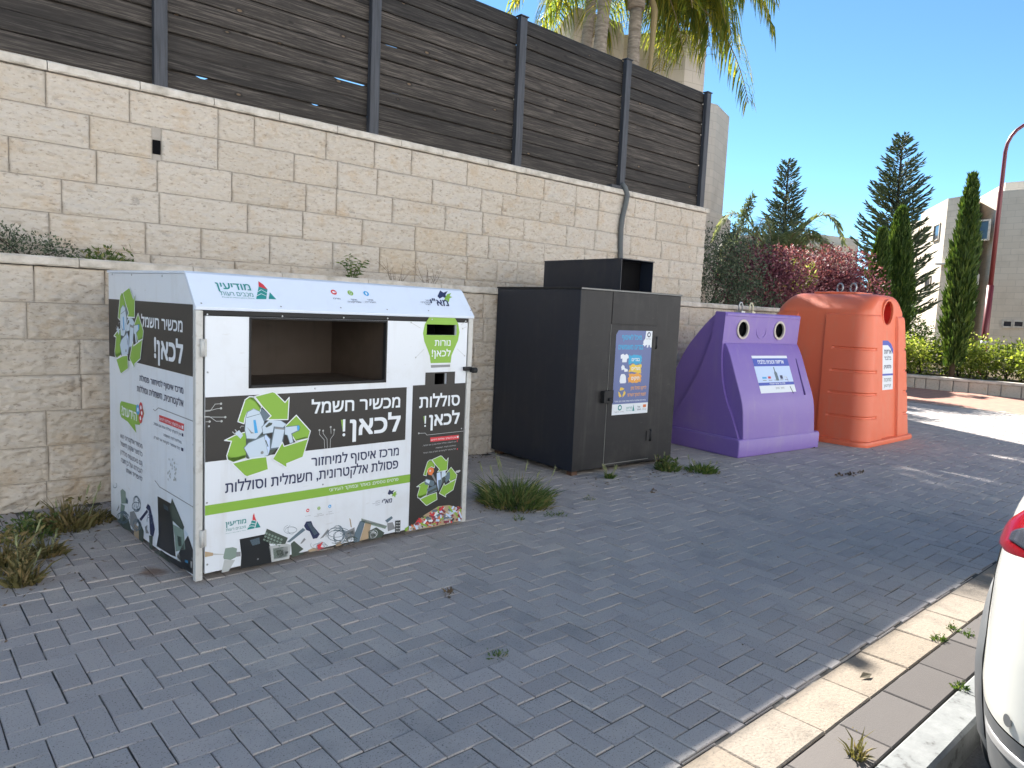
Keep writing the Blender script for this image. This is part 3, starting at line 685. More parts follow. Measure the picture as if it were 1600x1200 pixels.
EM_APPL = [(I_MID, [(505, 275), (620, 372), (600, 420), (520, 440), (500, 330)]), (I_DSAGE, [(330, 640), (520, 590), (600, 620), (700, 745), (620, 830), (390, 905), (330, 860)]),
    (I_MID, [(322, 400), (342, 325), (420, 287), (494, 318), (548, 440), (528, 565), (452, 650), (335, 645), (312, 540)]), (I_PALE, [(328, 400), (350, 330), (420, 293), (488, 322), (540, 440), (520, 560), (448, 640), (340, 636), (320, 540)]),
    (I_MID, [(335, 390), (500, 345), (502, 350), (338, 397)]), (I_BLUE, [(415, 422), (443, 420), (470, 570), (432, 577)]), (I_GREY, [(340, 500), (395, 560), (430, 575), (390, 580)]),
    (I_MID, [(512, 500), (600, 412), (740, 424), (808, 470), (765, 516), (660, 566), (528, 592)]), (I_PALE, [(520, 502), (604, 420), (738, 431), (800, 470), (760, 510), (660, 560), (532, 584)]), (I_DSAGE, [(555, 495), (600, 450), (640, 455), (630, 480), (570, 510)]),
    (I_MID, [(780, 500), (948, 480), (965, 500), (955, 545), (872, 585), (890, 685), (842, 702), (808, 600), (780, 592)]), (I_PALE, [(788, 506), (930, 490), (942, 540), (860, 578), (880, 680), (846, 692), (818, 598), (786, 588)]), (I_BLUE, [(925, 490), (950, 485), (958, 510), (945, 545), (930, 540)]),
    (I_MID, [(655, 496), (790, 510), (752, 745), (612, 770), (620, 700)]), (I_PALE, [(668, 512), (782, 522), (738, 735), (622, 752)]), (I_GREY, [(672, 505), (785, 515), (780, 535), (668, 526)]),
    (I_MID, [(302, 745), (360, 682), (565, 582), (618, 640), (616, 765), (585, 838), (385, 908)]), (I_PALE, [(310, 748), (362, 692), (540, 612), (590, 830), (390, 898)]), (I_LBLUE, [(545, 610), (562, 592), (608, 645), (608, 762), (592, 826)]), (I_DSAGE, [(555, 660), (565, 655), (592, 730), (582, 735)]),
    (I_GREY, [(500, 800), (515, 782), (535, 790), (535, 812), (515, 822), (502, 815)]), (I_PALE, [(198, 575), (248, 540), (296, 600), (265, 640)]), (I_LGREY, [(165, 560), (175, 555), (205, 585), (195, 590)]), (I_LGREY, [(195, 535), (205, 530), (230, 560), (220, 566)]), (I_GREY, [(255, 510), (275, 485), (310, 490), (300, 500), (275, 500), (265, 520)])]
EM_BATT = [(I_ORANGE, [(340, 330), (400, 300), (480, 330), (490, 400), (430, 470), (360, 450), (330, 390)]), (I_PALE, [(370, 370), (400, 350), (420, 380), (390, 400)]), (I_GREY, [(430, 470), (470, 450), (560, 620), (540, 640)]), (I_MID, [(260, 560), (300, 520), (500, 600), (510, 680), (460, 700), (280, 640)]), (I_PALE, [(280, 580), (310, 540), (400, 575), (380, 640)]),
    (I_MID, [(330, 740), (560, 680), (580, 820), (360, 860)]), (I_DSAGE, [(340, 800), (570, 740), (575, 790), (350, 850)]), (I_LBLUE, [(560, 440), (650, 430), (690, 700), (620, 830), (570, 640)]), (I_MID, [(600, 600), (680, 590), (690, 700), (620, 830)]), (I_PALE, [(680, 430), (780, 410), (790, 560), (700, 700), (680, 560)]), (I_DSAGE, [(690, 560), (785, 530), (780, 600), (700, 700)]), (I_MID, [(820, 470), (890, 450), (900, 600), (800, 680), (780, 620)])]
def emblem(A, to, filler, outline, layer=1):
    g = lambda P: [to(p) for p in P]
    w = outline
    for P, mt in ((EM_E, I_GREEN), (EM_E2, I_DGREEN), (EM_B, I_GREEN), (EM_B2, I_DGREEN), (EM_C, I_GREEN), (EM_C2, I_DGREEN)):
        A.poly(g(P), mt, layer)
    for P in (EM_E, EM_B, EM_C): A.stroke(g(P), w, I_WHITE, layer + 1, True)
    for i, (mt, P) in enumerate(filler): A.poly(g(P), mt, layer + 2 + i * .12)
    L = layer + 2 + len(filler) * .12 + .2
    for P in (EM_A, EM_D, EM_F): A.poly(g(P), I_GREEN, L); A.stroke(g(P), w, I_WHITE, L + .4, True)
art.flush('notice_lines', wc)
emblem(art, lambda p: art.px(*ZE(*p)), EM_APPL, .0055); art.flush('recycling_emblem', wc)
def to_rect(A, tl, tr, br, bl):
    """bilinear placement of emblem pixels into the quadrilateral (in panel coordinates)"""
    def f(p):
        s = (p[0] - EB[0]) / (EB[2] - EB[0]); t = (p[1] - EB[1]) / (EB[3] - EB[1])
        return tuple((1 - t) * ((1 - s) * tl[i] + s * tr[i]) + t * ((1 - s) * bl[i] + s * br[i]) for i in (0, 1))
    return f
gq = [art.px(*ZG(*p)) for p in ((128, 450), (508, 420), (500, 835), (122, 925))]
gu0, gu1 = (gq[0][0] + gq[3][0]) / 2, (gq[1][0] + gq[2][0]) / 2; gv1, gv0 = (gq[0][1] + gq[1][1]) / 2, (gq[2][1] + gq[3][1]) / 2
emblem(art, to_rect(art, (gu0, gv1), (gu1, gv1), (gu1, gv0), (gu0, gv0)), EM_BATT, .0035)
art.flush('recycling_emblem', wc)
# heap of batteries at the foot of the black column
hr = random.Random(5)
heap_top = [(40, 1120), (110, 1060), (180, 985), (250, 940), (330, 890), (430, 880), (480, 870), (540, 900), (550, 1040)]
art.pxpoly(ZG, [(22, 1145), (60, 1105), (200, 985), (330, 905), (430, 895), (545, 930), (548, 1040), (300, 1095)], I_TAN, 1)
for k in range(150):
    t = hr.random(); x = 60 + t * 480; top = 1100 - (x - 60) * .72 if x < 330 else 900 + (x - 330) * .06
    bot = 1140 - (x - 22) * .19; y = hr.uniform(top + 10, bot - 6); a = hr.uniform(0, math.pi); l = hr.uniform(14, 34); w = hr.uniform(6, 11)
    mt = hr.choice((I_MAROON, I_MAROON, I_RED, I_LGREY, I_WHITE, I_LBLUE, I_GREEN, I_TAN, I_BLACK, I_PALE, I_ORANGE, I_MID))
    ca, sa = math.cos(a), math.sin(a); l2 = min(l, abs(bot - y) / max(.2, abs(sa)))
    art.pxpoly(ZG, [(min(552, x + ca * l2 - sa * w), y + sa * l2 + ca * w), (min(552, x - ca * l2 - sa * w), y - sa * l2 + ca * w), (min(552, x - ca * l2 + sa * w), y - sa * l2 - ca * w), (min(552, x + ca * l2 + sa * w), y + sa * l2 - ca * w)], mt, 1.2 + k * .02)
art.flush('battery_picture', wc)
# logos
def city_logo(A, z, word, sub, lat, tri, flame, small, hs):
    A.pxtext(z, 'מודיעין', *word, hs[0], I_TEAL, bold=.014); A.pxtext(z, 'מכבים רעות', *sub, hs[1], I_TEAL, bold=.0); A.pxtext(z, "Modi'in Maccabim Reut", *lat, hs[2], I_TEAL, bold=0, rtl=False)
    A.pxpoly(z, tri, I_TEAL, 1); A.pxpoly(z, flame, I_RED, 2); A.pxpoly(z, small, I_TEAL, 1)
    a, b = tri[0], tri[-1]; c, d = tri[1], tri[2]
    for t in (.3, .62): A.pxstroke(z, [(a[0] + (c[0] - a[0]) * t, a[1] + (c[1] - a[1]) * t + 3), ((a[0] + b[0]) / 2, a[1] + (c[1] - a[1]) * (t + .12)), (b[0] + (d[0] - b[0]) * t, b[1] + (d[1] - b[1]) * t)], .003, I_WHITE, 2)
city_logo(art, ZT, ((152, 300), (302, 262)), ((155, 330), (300, 304)), ((152, 348), (300, 325)), [(310, 318), (345, 250), (376, 256), (364, 308)], [(350, 250), (353, 212), (362, 195), (366, 222), (380, 256), (362, 246)], [(369, 306), (384, 255), (410, 300)], (30, 17, 5))
art.flush('city_logo', wc)
def icons(A, z, cs, r, caps, ch):
    for (x, y), mt in zip(cs, (I_RED, I_GREEN, I_BLUE)):
        c = A.px(*z(x, y)); A.circle(*c, r, mt, 1)
        if mt is I_RED: A.rect(c[0] - r * .5, c[0] + r * .25, c[1] - r * .35, c[1] + r * .35, I_WHITE, 2); A.poly([(c[0] + r * .2, c[1]), (c[0] + r * .6, c[1] + r * .32), (c[0] + r * .6, c[1] - r * .32)], I_WHITE, 2)
        elif mt is I_GREEN: A.rect(c[0] - r * .36, c[0] + r * .36, c[1] - r * .58, c[1] + r * .58, I_WHITE, 2); A.rect(c[0] - r * .26, c[0] + r * .26, c[1] - r * .4, c[1] + r * .44, I_GREEN, 3)
        else: A.poly([(c[0], c[1] + r * .6), (c[0] + r * .38, c[1] + r * .1), (c[0] + r * .14, c[1] - r * .6), (c[0] - r * .14, c[1] - r * .6), (c[0] - r * .38, c[1] + r * .1)], I_WHITE, 2)
    for s, a, b in caps: A.pxtext(z, s, a, b, ch, I_GREY, bold=.0)
icons(art, ZT, [(756, 176), (838, 160), (918, 146)], .0103, [], 6)
for s, a, b in (('מרכז', (738, 222), (775, 216)), ('מוקד', (822, 208), (858, 202)), ('אפליקציה', (804, 224), (872, 212)), ('אתר', (905, 192), (935, 187)), ('העירייה', (890, 210), (944, 200))): art.pxtext(ZT, s, a, b, 6, I_GREY, bold=0)
art.flush('contact_icons', wc)
def mai(A, z, base, h, dx, dy, s, lines):
    A.pxtext(z, 'מא"י', *base, h, I_NAVY, bold=.02, slant=.15)
    st = [(-48, 10), (-30, -30), (-8, -14), (22, -26), (6, 0), (14, 28), (-12, 14), (-34, 26)]
    A.pxpoly(z, [(dx + x * s, dy + y * s) for x, y in st], I_NAVY, 1)
    gt = [(2, 22), (18, -4), (44, -12), (34, 8), (52, 16), (34, 24), (28, 52), (14, 34), (-6, 42)]
    A.pxpoly(z, [(dx + x * s, dy + y * s) for x, y in gt], I_GREEN, 1.5)
    for t, a, b, hh in lines: A.pxtext(z, t, a, b, hh, I_NAVY, bold=.0)
mai(art, ZT, ((1300, 128), (1372, 117)), 28, 1378, 44, .72, [('מיחזור', (1252, 112), (1284, 108), 5), ('אלקטרוניקה', (1232, 128), (1284, 122), 5), ('לישראל', (1252, 140), (1284, 136), 5)])
art.flush('agency_logo', wc)
# photo strip of old appliances along the foot of the door
for mt, P in [(I_TAN, [(0, 478), (60, 488), (60, 508), (0, 520)]), (I_LGREY, [(60, 492), (140, 498), (140, 502), (60, 504)]), (I_SAGE, [(135, 520), (150, 455), (205, 446), (236, 456), (228, 520), (190, 540), (140, 535)]), (I_LGREY, [(142, 540), (222, 540), (175, 622), (122, 634)]), (I_GREY, [(228, 482), (262, 480), (262, 512), (228, 518)]),
    (I_SCREEN, [(255, 388), (445, 350), (480, 440), (490, 560), (262, 606), (268, 500)]), (I_MID, [(330, 395), (400, 375), (405, 420), (350, 435)]), (I_DSAGE, [(425, 400), (455, 310), (610, 378), (590, 425), (470, 420)]),
    (I_LGREY, [(470, 440), (600, 420), (632, 430), (620, 530), (490, 556)]), (I_SAGE, [(500, 455), (610, 438), (606, 515), (508, 535)]), (I_DSAGE, [(525, 470), (575, 462), (580, 505), (530, 515)]), (I_SCREEN, [(590, 480), (612, 476), (612, 492), (590, 496)]),
    (I_DSAGE, [(632, 420), (655, 400), (725, 460), (690, 485), (735, 492), (640, 520)]), (I_MID, [(600, 410), (720, 305), (740, 320), (625, 410)]), (I_NAVY, [(728, 290), (745, 258), (782, 255), (795, 290), (845, 350), (825, 380), (795, 386), (770, 330), (745, 320)]), (I_MID, [(750, 270), (775, 265), (830, 345), (805, 360)]),
    (I_GREY, [(700, 420), (730, 378), (742, 390), (712, 420)]), (I_GREY, [(845, 385), (905, 312), (912, 330), (870, 375)]), (I_RED, [(825, 430), (870, 405), (850, 445), (880, 450), (830, 470)]), (I_TAN, [(755, 470), (800, 450), (850, 462), (770, 482)]), (I_TAN, [(960, 420), (1000, 400), (1005, 430), (965, 440)]),
    (I_GREY, [(1020, 340), (1100, 300), (1105, 360), (1040, 400)]), (I_DSAGE, [(1040, 350), (1090, 320), (1095, 350)]), (I_MID, [(1090, 370), (1140, 255), (1180, 250), (1135, 405), (1095, 412)]), (I_TAN, [(1138, 400), (1180, 262), (1225, 270), (1200, 385)]), (I_SAGE, [(1150, 235), (1340, 290), (1325, 312), (1150, 262)]), (I_LGREY, [(1160, 240), (1330, 288), (1325, 298), (1158, 250)]),
    (I_DSAGE, [(1200, 330), (1260, 300), (1320, 340), (1300, 372), (1205, 392)]), (I_MID, [(1325, 250), (1372, 218), (1382, 232), (1340, 268)]), (I_GREY, [(1340, 270), (1380, 262), (1400, 310), (1345, 330)]), (I_SCREEN, [(1398, 252), (1438, 248), (1435, 340), (1398, 348)]), (I_TAN, [(1062, 232), (1070, 240), (1080, 300), (1072, 300)]), (I_GREEN, [(1470, 310), (1498, 290), (1500, 320), (1470, 330)]), (I_LGREY, [(1210, 340), (1240, 330), (1245, 372), (1215, 378)])]:
    art.pxpoly(ZT, P, mt, 1)
for k in range(6):
    for j in range(3): art.pxpoly(ZT, [(448 + k * 22 + j * 4 - j * 12, 335 + k * 9 + j * 24), (462 + k * 22 - j * 8, 341 + k * 9 + j * 24), (456 + k * 22 - j * 8, 355 + k * 9 + j * 22), (443 + k * 22 - j * 8, 349 + k * 9 + j * 22)], I_SAGE, 2)
for k in range(3):
    for j in range(4): art.pxpoly(ZT, [(1404 + k * 11, 262 + j * 21), (1411 + k * 11, 261 + j * 21), (1410 + k * 11, 272 + j * 21), (1403 + k * 11, 273 + j * 21)], I_LGREY, 2)
cr = random.Random(3)
def cables(A, z, cx, cy, rx, ry, n, mt=I_MID, w=.003):
    for _ in range(n):
        a0 = cr.uniform(0, 6.28); ox, oy = cr.uniform(-.3, .3) * rx, cr.uniform(-.3, .3) * ry; sx, sy = cr.uniform(.4, .8) * rx, cr.uniform(.4, .8) * ry
        A.pxstroke(z, [(cx + ox + sx * math.cos(a0 + k * .42), cy + oy + sy * math.sin(a0 + k * .42)) for k in range(cr.randint(8, 14))], w, mt, 1.5)
cables(art, ZT, 620, 320, 65, 48, 4, w=.0018); cables(art, ZT, 975, 360, 100, 85, 12); cables(art, ZT, 840, 435, 80, 40, 4, w=.002); cables(art, ZT, 1080, 395, 60, 30, 5, I_DSAGE); cables(art, ZT, 1240, 350, 40, 35, 4, I_WHITE, .002); cables(art, ZT, 550, 490, 35, 28, 4, I_DSAGE, .002)
art.flush('appliance_picture', wc)
# screws
for x, y in ((82, 248), (85, 562), (90, 856), (490, 258), (823, 266), (1062, 270), (668, 650), (1303, 275), (1463, 868)): c = art.px(*ZA(x, y)); art.circle(*c, .0055, I_GREY, 3, 10); art.circle(c[0] + .0012, c[1] + .0015, .0028, I_WHITE, 4, 8)  # small offset white dot draws a glint on each head
for x, y in ((80, 437), (82, 772), (710, 337), (357, 742)): c = art.px(*ZB(x, y)); art.circle(*c, .0055, I_GREY, 3, 10)
art.build('screws', wc)
# ---- roof slope print
rn = Vector((0, -.17, .14)).normalized(); rv = Vector((0, .14, .17)).normalized()
ra = Art(Vector((0, -.012, 1.447)) , (1, 0, 0), rv, MW)
city_logo(ra, ZA, ((138, 118), (318, 110)), ((160, 150), (333, 148)), ((165, 160), (340, 163)), [(348, 165), (362, 97), (410, 112), (403, 166)], [(362, 97), (360, 68), (388, 88), (410, 114), (385, 106)], [(416, 165), (422, 128), (458, 167)], (32, 20, 6))
ra.flush('city_logo', wc)
icons(ra, ZA, [(770, 128), (860, 132), (946, 135)], .0190, [], 6)
for s, a, b in (('מרכז', (768, 166), (806, 167)), ('מוקד', (864, 172), (897, 173)), ('אפליקציה', (848, 184), (920, 186)), ('אתר', (952, 174), (985, 175)), ('העירייה', (942, 185), (1000, 187))): ra.pxtext(ZA, s, a, b, 7, I_NAVY, bold=.005)
ra.flush('contact_icons', wc)
mai(ra, ZA, ((1303, 200), (1396, 202)), 30, 1372, 142, .8, [('מיחזור', (1268, 176), (1298, 177), 7), ('אלקטרוניקה', (1244, 186), (1298, 188), 7), ('לישראל', (1268, 197), (1298, 199), 7)])
ra.flush('agency_logo', wc)
for x, y in ((50, 188), (483, 206), (808, 212), (1060, 222), (1285, 228), (1514, 228)): ra.circle(*ra.px(*ZA(x, y)), .005, I_GREY, 1, 10)
ra.build('screws', wc)
# ---- left side print: u runs from the back edge to the front edge
sa = Art((0, WD, 0), (0, -1, 0), (0, 0, 1), MW)
v0 = (sa.px(*Z3(46, 355))[1] + sa.px(*Z3(358, 442))[1]) / 2; v1 = (sa.px(*Z3(42, 148))[1] + sa.px(*Z3(357, 183))[1]) / 2
sa.rect(.002, WD - .040, v0, v1, I_BLACK)
sq = [sa.px(*Z3(*p)) for p in ((64, 112), (172, 122), (172, 412), (64, 405))]
emblem(sa, to_rect(sa, (sq[0][0], sq[0][1] + .0), (sq[1][0], sq[0][1]), (sq[1][0], sq[3][1] - .02), (sq[0][0], sq[3][1] - .02)), EM_APPL, .007)
sa.flush('recycling_emblem', wc)
sa.pxtext(Z3, 'מכשיר חשמל', (165, 250), (313, 277), 36, I_WHITE, bold=.02)
sa.pxtext(Z3, 'לכאן!', (212, 368), (314, 382), 62, I_WHITE, bold=.028)
sa.pxtext(Z7, 'מרכז איסוף למיחזור פסולת', (440, 258), (952, 415), 62, I_NAVY, bold=.012)
sa.pxtext(Z7, 'אלקטרונית, חשמלית וסוללות', (410, 380), (952, 570), 66, I_NAVY, bold=.012)
sa.pxpoly(Z7, [(210, 530), (225, 500), (430, 555), (480, 590), (492, 650), (440, 780), (385, 772), (400, 872), (300, 742), (225, 690), (208, 640)], I_GREEN, 1)
sa.pxtext(Z7, 'הידעת?', (232, 668), (405, 722), 92, I_WHITE, bold=.02)
for (x, y), mt in (((420, 600), I_BLUE), ((455, 575), I_RED), ((465, 640), I_RED), ((450, 700), I_RED)): sa.circle(*sa.px(*Z7(x, y)), .032, mt, 1.6, 16); sa.circle(*sa.px(*Z7(x, y)), .013, I_WHITE, 2.2, 10)
sa.pxpoly(Z7, [(668, 660), (960, 768), (958, 850), (668, 735)], I_RED, 1)
sa.pxtext(Z7, '■ אין להשליך סוללות ליתיום', (676, 722), (952, 828), 30, I_WHITE, bold=.006)
sa.pxtext(Z7, '■ אין להשליך סוללה אחת אם אפשר,', (602, 778), (952, 912), 28, I_NAVY, bold=.0)
sa.pxtext(Z7, 'סוללות לפח האשפה', (722, 915), (932, 995), 28, I_NAVY, bold=.0)
sa.pxtext(Z7, '■ חל איסור לקחת או לפרק', (608, 935), (952, 1090), 28, I_NAVY, bold=.0)
for k, (s, l) in enumerate((('מכשיר אלקטרוני הוא', 215), ('כל מוצר שזקוק לחשמל', 215), ('(גם באמצעות סוללה)', 215), ('לעבודתו ועל כן חובה', 222), ('להפריד אותו', 285))):
    y = 1050 + k * 92 + (12 if k > 1 else 0); sa.pxtext(Z7, s, (l, y - (470 - l) * .46 + 0), (472, y), 46, I_NAVY, bold=.0)
for pts in ([(600, 595), (620, 615), (660, 580), (1090, 745)],): sa.pxstroke(Z7, pts, .005, I_GREY, 1)
sa.pxstroke(Z6, [(495, 185), (540, 245), (862, 438)], .005, I_GREY, 1)
for k in range(26): sa.circle(*sa.px(*Z6(655 + cr.uniform(-40, 40), 75 + cr.uniform(-90, 120))), .007, I_LGREY, 1, 8)
sa.flush('lettering', wc)
for mt, P in [(I_SCREEN, [(520, 332), (645, 400), (660, 560), (690, 900), (640, 880), (510, 800), (530, 690)]), (I_MID, [(572, 400), (615, 430), (620, 470), (580, 450)]), (I_DSAGE, [(655, 350), (770, 620), (760, 660), (640, 540), (632, 460)]), (I_SAGE, [(660, 592), (765, 650), (780, 830), (690, 850), (680, 700)]), (I_DSAGE, [(705, 700), (745, 715), (745, 800), (715, 800)]), (I_SCREEN, [(780, 740), (805, 700), (868, 880), (872, 1060), (750, 960), (700, 900)]), (I_PALE, [(770, 640), (805, 690), (785, 720)]), (I_LGREY, [(700, 870), (725, 870), (740, 950), (705, 940)]), (I_BLUE, [(775, 925), (805, 935), (805, 960), (775, 950)]), (I_LGREY, [(828, 940), (845, 945), (840, 1005), (830, 1000)]), (I_SCREEN, [(560, 850), (760, 960), (755, 1020), (600, 920)]), (I_SCREEN, [(750, 960), (872, 1010), (872, 1078), (760, 1010)]),
    (I_NAVY, [(410, 440), (428, 402), (450, 425), (495, 640), (480, 710), (450, 690), (438, 470)]), (I_NAVY, [(350, 545), (420, 455), (430, 480), (365, 565)]), (I_DSAGE, [(440, 700), (475, 700), (470, 840), (445, 820)]), (I_SAGE, [(172, 280), (190, 262), (220, 290), (222, 350), (240, 400), (180, 400)]), (I_SAGE, [(175, 400), (215, 420), (190, 560), (165, 600)]), (I_MID, [(222, 340), (242, 372), (238, 405), (220, 395)]), (I_GREY, [(260, 480), (300, 470), (340, 560), (300, 640), (262, 600)]), (I_DSAGE, [(140, 560), (200, 510), (250, 560), (280, 670), (200, 630)]), (I_TAN, [(300, 590), (345, 620), (345, 735), (300, 700)]), (I_DSAGE, [(340, 540), (390, 660), (385, 765), (345, 735)]), (I_GREY, [(400, 620), (425, 600), (420, 640), (440, 680), (410, 680)]), (I_DSAGE, [(480, 850), (555, 840), (610, 880), (640, 960), (540, 890)]), (I_LGREY, [(500, 850), (550, 845), (545, 880), (515, 882)]), (I_GREY, [(135, 470), (158, 412), (160, 440), (142, 470)])]:
    sa.pxpoly(Z6, P, mt, 1)
for cx, cy, rx, ry, n, w in ((130, 235, 35, 40, 1, .005), (330, 400, 50, 85, 6, .005), (200, 540, 60, 75, 8, .006), (330, 600, 50, 70, 6, .006), (440, 560, 45, 80, 2, .004)): cables(sa, Z6, cx, cy, rx, ry, n, I_MID, w)
for x, y in ((350, 292), (353, 470), (352, 680), (352, 905), (348, 1090), (130, 68), (240, 72), (60, 66)): sa.circle(*sa.px(*Z3(x, y)), .007, I_GREY, 3, 10)
sa.build('appliance_picture', wc)

# ================================================================ BLACK CLOTHING CONTAINER
KL, KD, KH = 1.415, 1.23, 1.730
kc = thing('clothing_container', 'black steel clothing container with a square hood on top and a blue poster', 'clothing container', (4.801, 4.492, 0), math.atan2(-.051, .999))
MK = Matrix.Translation(kc.location) @ Matrix.Rotation(kc.rotation_euler.z, 4, 'Z')
ka = Art((0, 0, 0), (1, 0, 0), (0, 0, 1), MK); ZK6 = zoomed(740, 400, 3); ZK = zoomed(930, 500, 7.5); ZK8 = zoomed(820, 395, 6.154)
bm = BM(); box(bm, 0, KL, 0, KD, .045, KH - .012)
bm.faces.ensure_lookup_table(); bm.faces[2].material_index = 1  # front face takes the lighter copy, as lit from the street
obj('body', bm, [M_BLACK_SHADE, M_BLACKP], kc, bevel=.006)
bm = BM(); box(bm, -.006, KL + .006, -.008, KD + .006, KH - .0115, KH + .006); obj('roof', bm, M_BLACKP, kc, bevel=.003)
bm = BM(); box(bm, -.004, KL + .004, -.0105, -.0085, KH - .010, KH + .003); obj('roof_edge', bm, M_EDGE, kc)
for u0, v0_ in ((.03, .03), (KL - .10, .03), (.03, KD - .1), (KL - .10, KD - .1)):
    bm = BM(); box(bm, u0, u0 + .07, v0_, v0_ + .07, 0, .0445); obj('foot', bm, mat('rusty_steel', (.10, .055, .035), .85), kc)
q = [ka.px(*ZK6(*p)) for p in ((648, 320), (852, 326), (815, 962), (604, 1000))]
d0, d1 = (q[0][0] + q[3][0]) / 2, (q[1][0] + q[2][0]) / 2; dz0, dz1 = .075, (q[0][1] + q[1][1]) / 2
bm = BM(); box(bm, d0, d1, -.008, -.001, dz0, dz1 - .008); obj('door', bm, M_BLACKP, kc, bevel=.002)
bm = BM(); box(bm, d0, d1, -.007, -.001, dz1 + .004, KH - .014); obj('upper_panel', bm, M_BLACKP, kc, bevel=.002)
bm = BM(); box(bm, d0 - .006, d0 - .0005, -.0045, -.001, dz0, dz1); box(bm, d0, d1, -.0115, -.0085, dz0, dz0 + .006); obj('door_edge', bm, M_EDGE, kc)
for zc in (dz1 - .17, dz0 + .24):
    bm = BM(); tube(bm, [(d1 + .012, -.012, zc - .06), (d1 + .012, -.012, zc + .06)], .012, 10); box(bm, d1 - .05, d1 + .008, -.014, -.0085, zc - .05, zc + .05); obj('hinge', bm, M_BLACKP, kc)
lz = ka.px(*ZK6(620, 660))[1]
bm = BM(); box(bm, d0 - .085, d0 - .012, -.045, -.001, lz - .055, lz + .06); box(bm, d0 - .010, d0 + .05, -.035, -.0085, lz - .06, lz + .065); tube(bm, [(d0 - .03, -.05, lz - .02), (d0 + .02, -.05, lz - .02)], .014, 10)
obj('lock_box', bm, M_RUBBER, kc, bevel=.003)
# hood: open towards the street
hu0, hu1, hv0, hv1, hz0, hz1 = .60, 1.06, .09, 1.30, KH + .0065, 2.035
hv1 = KD - .02
bm = BM(); t = .006
box(bm, hu0, hu0 + t, hv0, hv1, hz0, hz1); box(bm, hu1 - t, hu1, hv0, hv1, hz0, hz1 - .0)
box(bm, hu0 - .004, hu1 + .004, hv0 - .012, hv1, hz1 + .0005, hz1 + .008); box(bm, hu0 + t, hu1 - t, hv1 - t, hv1, hz0, hz1)
obj('hood', bm, M_BLACK_SHADE, kc)
bm = BM(); box(bm, hu0 + t + .001, hu1 - t - .001, hv0 + .16, hv0 + .17, hz0, hz1); box(bm, hu0 + .007, hu1 - .007, hv0, hv0 + .158, hz0, hz0 + .01); obj('chute_flap', bm, M_DARK, kc)
# poster
pq = [ka.px(*ZK(*p)) for p in ((245, 120), (662, 128), (600, 1078), (178, 1122))]
p0, p1 = (pq[0][0] + pq[3][0]) / 2, (pq[1][0] + pq[2][0]) / 2; pz0, pz1 = (pq[2][1] + pq[3][1]) / 2, (pq[0][1] + pq[1][1]) / 2
pa = Art((0, -.009, 0), (1, 0, 0), (0, 0, 1), MK)
def P_(s, t): return (p0 + s * (p1 - p0), pz1 - t * (pz1 - pz0))
def PP(pts): return [P_(*p) for p in pts]
pa.poly(PP([(.06, 0), (1, 0), (1, 1), (0, 1), (0, .05)]), I_WHITE, 0)
pa.poly(PP([(.06, 0), (.82, 0), (.80, .12), (.74, .17), (1, .17), (1, .872), (0, .872), (0, .05)]), I_POSTER, 1)
pa.poly(PP([(.82, 0), (1, 0), (1, .2), (.96, .2), (.93, .14), (.90, .2), (.86, .2), (.88, .14), (.80, .19), (.77, .17), (.82, .12), (.75, .15), (.76, .12), (.81, .09)]), I_WHITE, 1.6)
def ptext(s, s0, s1, t, h, mt, **kw): a = P_(s0, t); b = P_(s1, t); pa.text(s, a[0], b[0], a[1], h * (pz1 - pz0), mt, **kw)
ptext('מיכל לאיסוף', .16, .70, .108, .050, I_CYAN, bold=.02); ptext('בגדים משומשים', .08, .76, .222, .050, I_CYAN, bold=.02)
def blot(s0, s1, t0, t1, mt, seed):
    r = random.Random(seed); P = []
    for k in range(9): P.append((s0 + (s1 - s0) * k / 8, t0 + r.uniform(-.012, .012)))
    for k in range(5): P.append((s1 + r.uniform(-.03, .02), t0 + (t1 - t0) * (k + .5) / 5))
    for k in range(9): P.append((s1 - (s1 - s0) * k / 8, t1 + r.uniform(-.012, .012)))
    for k in range(5): P.append((s0 + r.uniform(-.02, .03), t1 - (t1 - t0) * (k + .5) / 5))
    pa.poly(PP(P), mt, 2)
blot(.38, .74, .29, .395, I_CYAN, 1); blot(.40, .75, .405, .50, I_YELLOW, 2); blot(.40, .75, .515, .62, I_AMBER, 3)
ptext('בגדים', .46, .68, .362, .034, I_WHITE, bold=.02, layer=4); ptext('נעליים', .47, .70, .470, .034, I_WHITE, bold=.02, layer=4); ptext('תיקים', .48, .70, .586, .034, I_WHITE, bold=.02, layer=4)
pa.poly(PP([(.15, .29), (.21, .275), (.26, .29), (.31, .275), (.36, .295), (.38, .325), (.33, .335), (.32, .375), (.20, .375), (.20, .33), (.155, .335)]), I_WHITE, 2)
pa.poly(PP([(.18, .43), (.22, .405), (.27, .42), (.28, .445), (.36, .46), (.37, .485), (.28, .49), (.26, .46), (.2, .47)]), I_WHITE, 2)
pa.poly(PP([(.17, .54), (.20, .515), (.28, .515), (.32, .54), (.34, .61), (.32, .625), (.18, .625), (.16, .6)]), I_WHITE, 2)
for k in range(3):
    a = math.pi / 2 + k * math.tau / 3; c = P_(.24, .735); r = .034 * 1.15; f = lambda an, rr: (c[0] + rr * math.cos(an), c[1] + rr * math.sin(an))
    pa.poly([f(a - .75, r * 1.3), f(a + .2, r * 1.35), f(a + .55, r * 1.2), f(a + .35, r * .65), f(a - .55, r * .7)], I_YELLOW, 2); pa.poly([f(a + .4, r * 1.5), f(a + 1.0, r), f(a + .3, r * .5)], I_YELLOW, 2.2)
ptext('לריקון המיכל ניתן', .48, .92, .705, .034, I_AMBER, bold=.012); ptext('לפנות למוקד העירוני', .40, .92, .785, .034, I_AMBER, bold=.012)
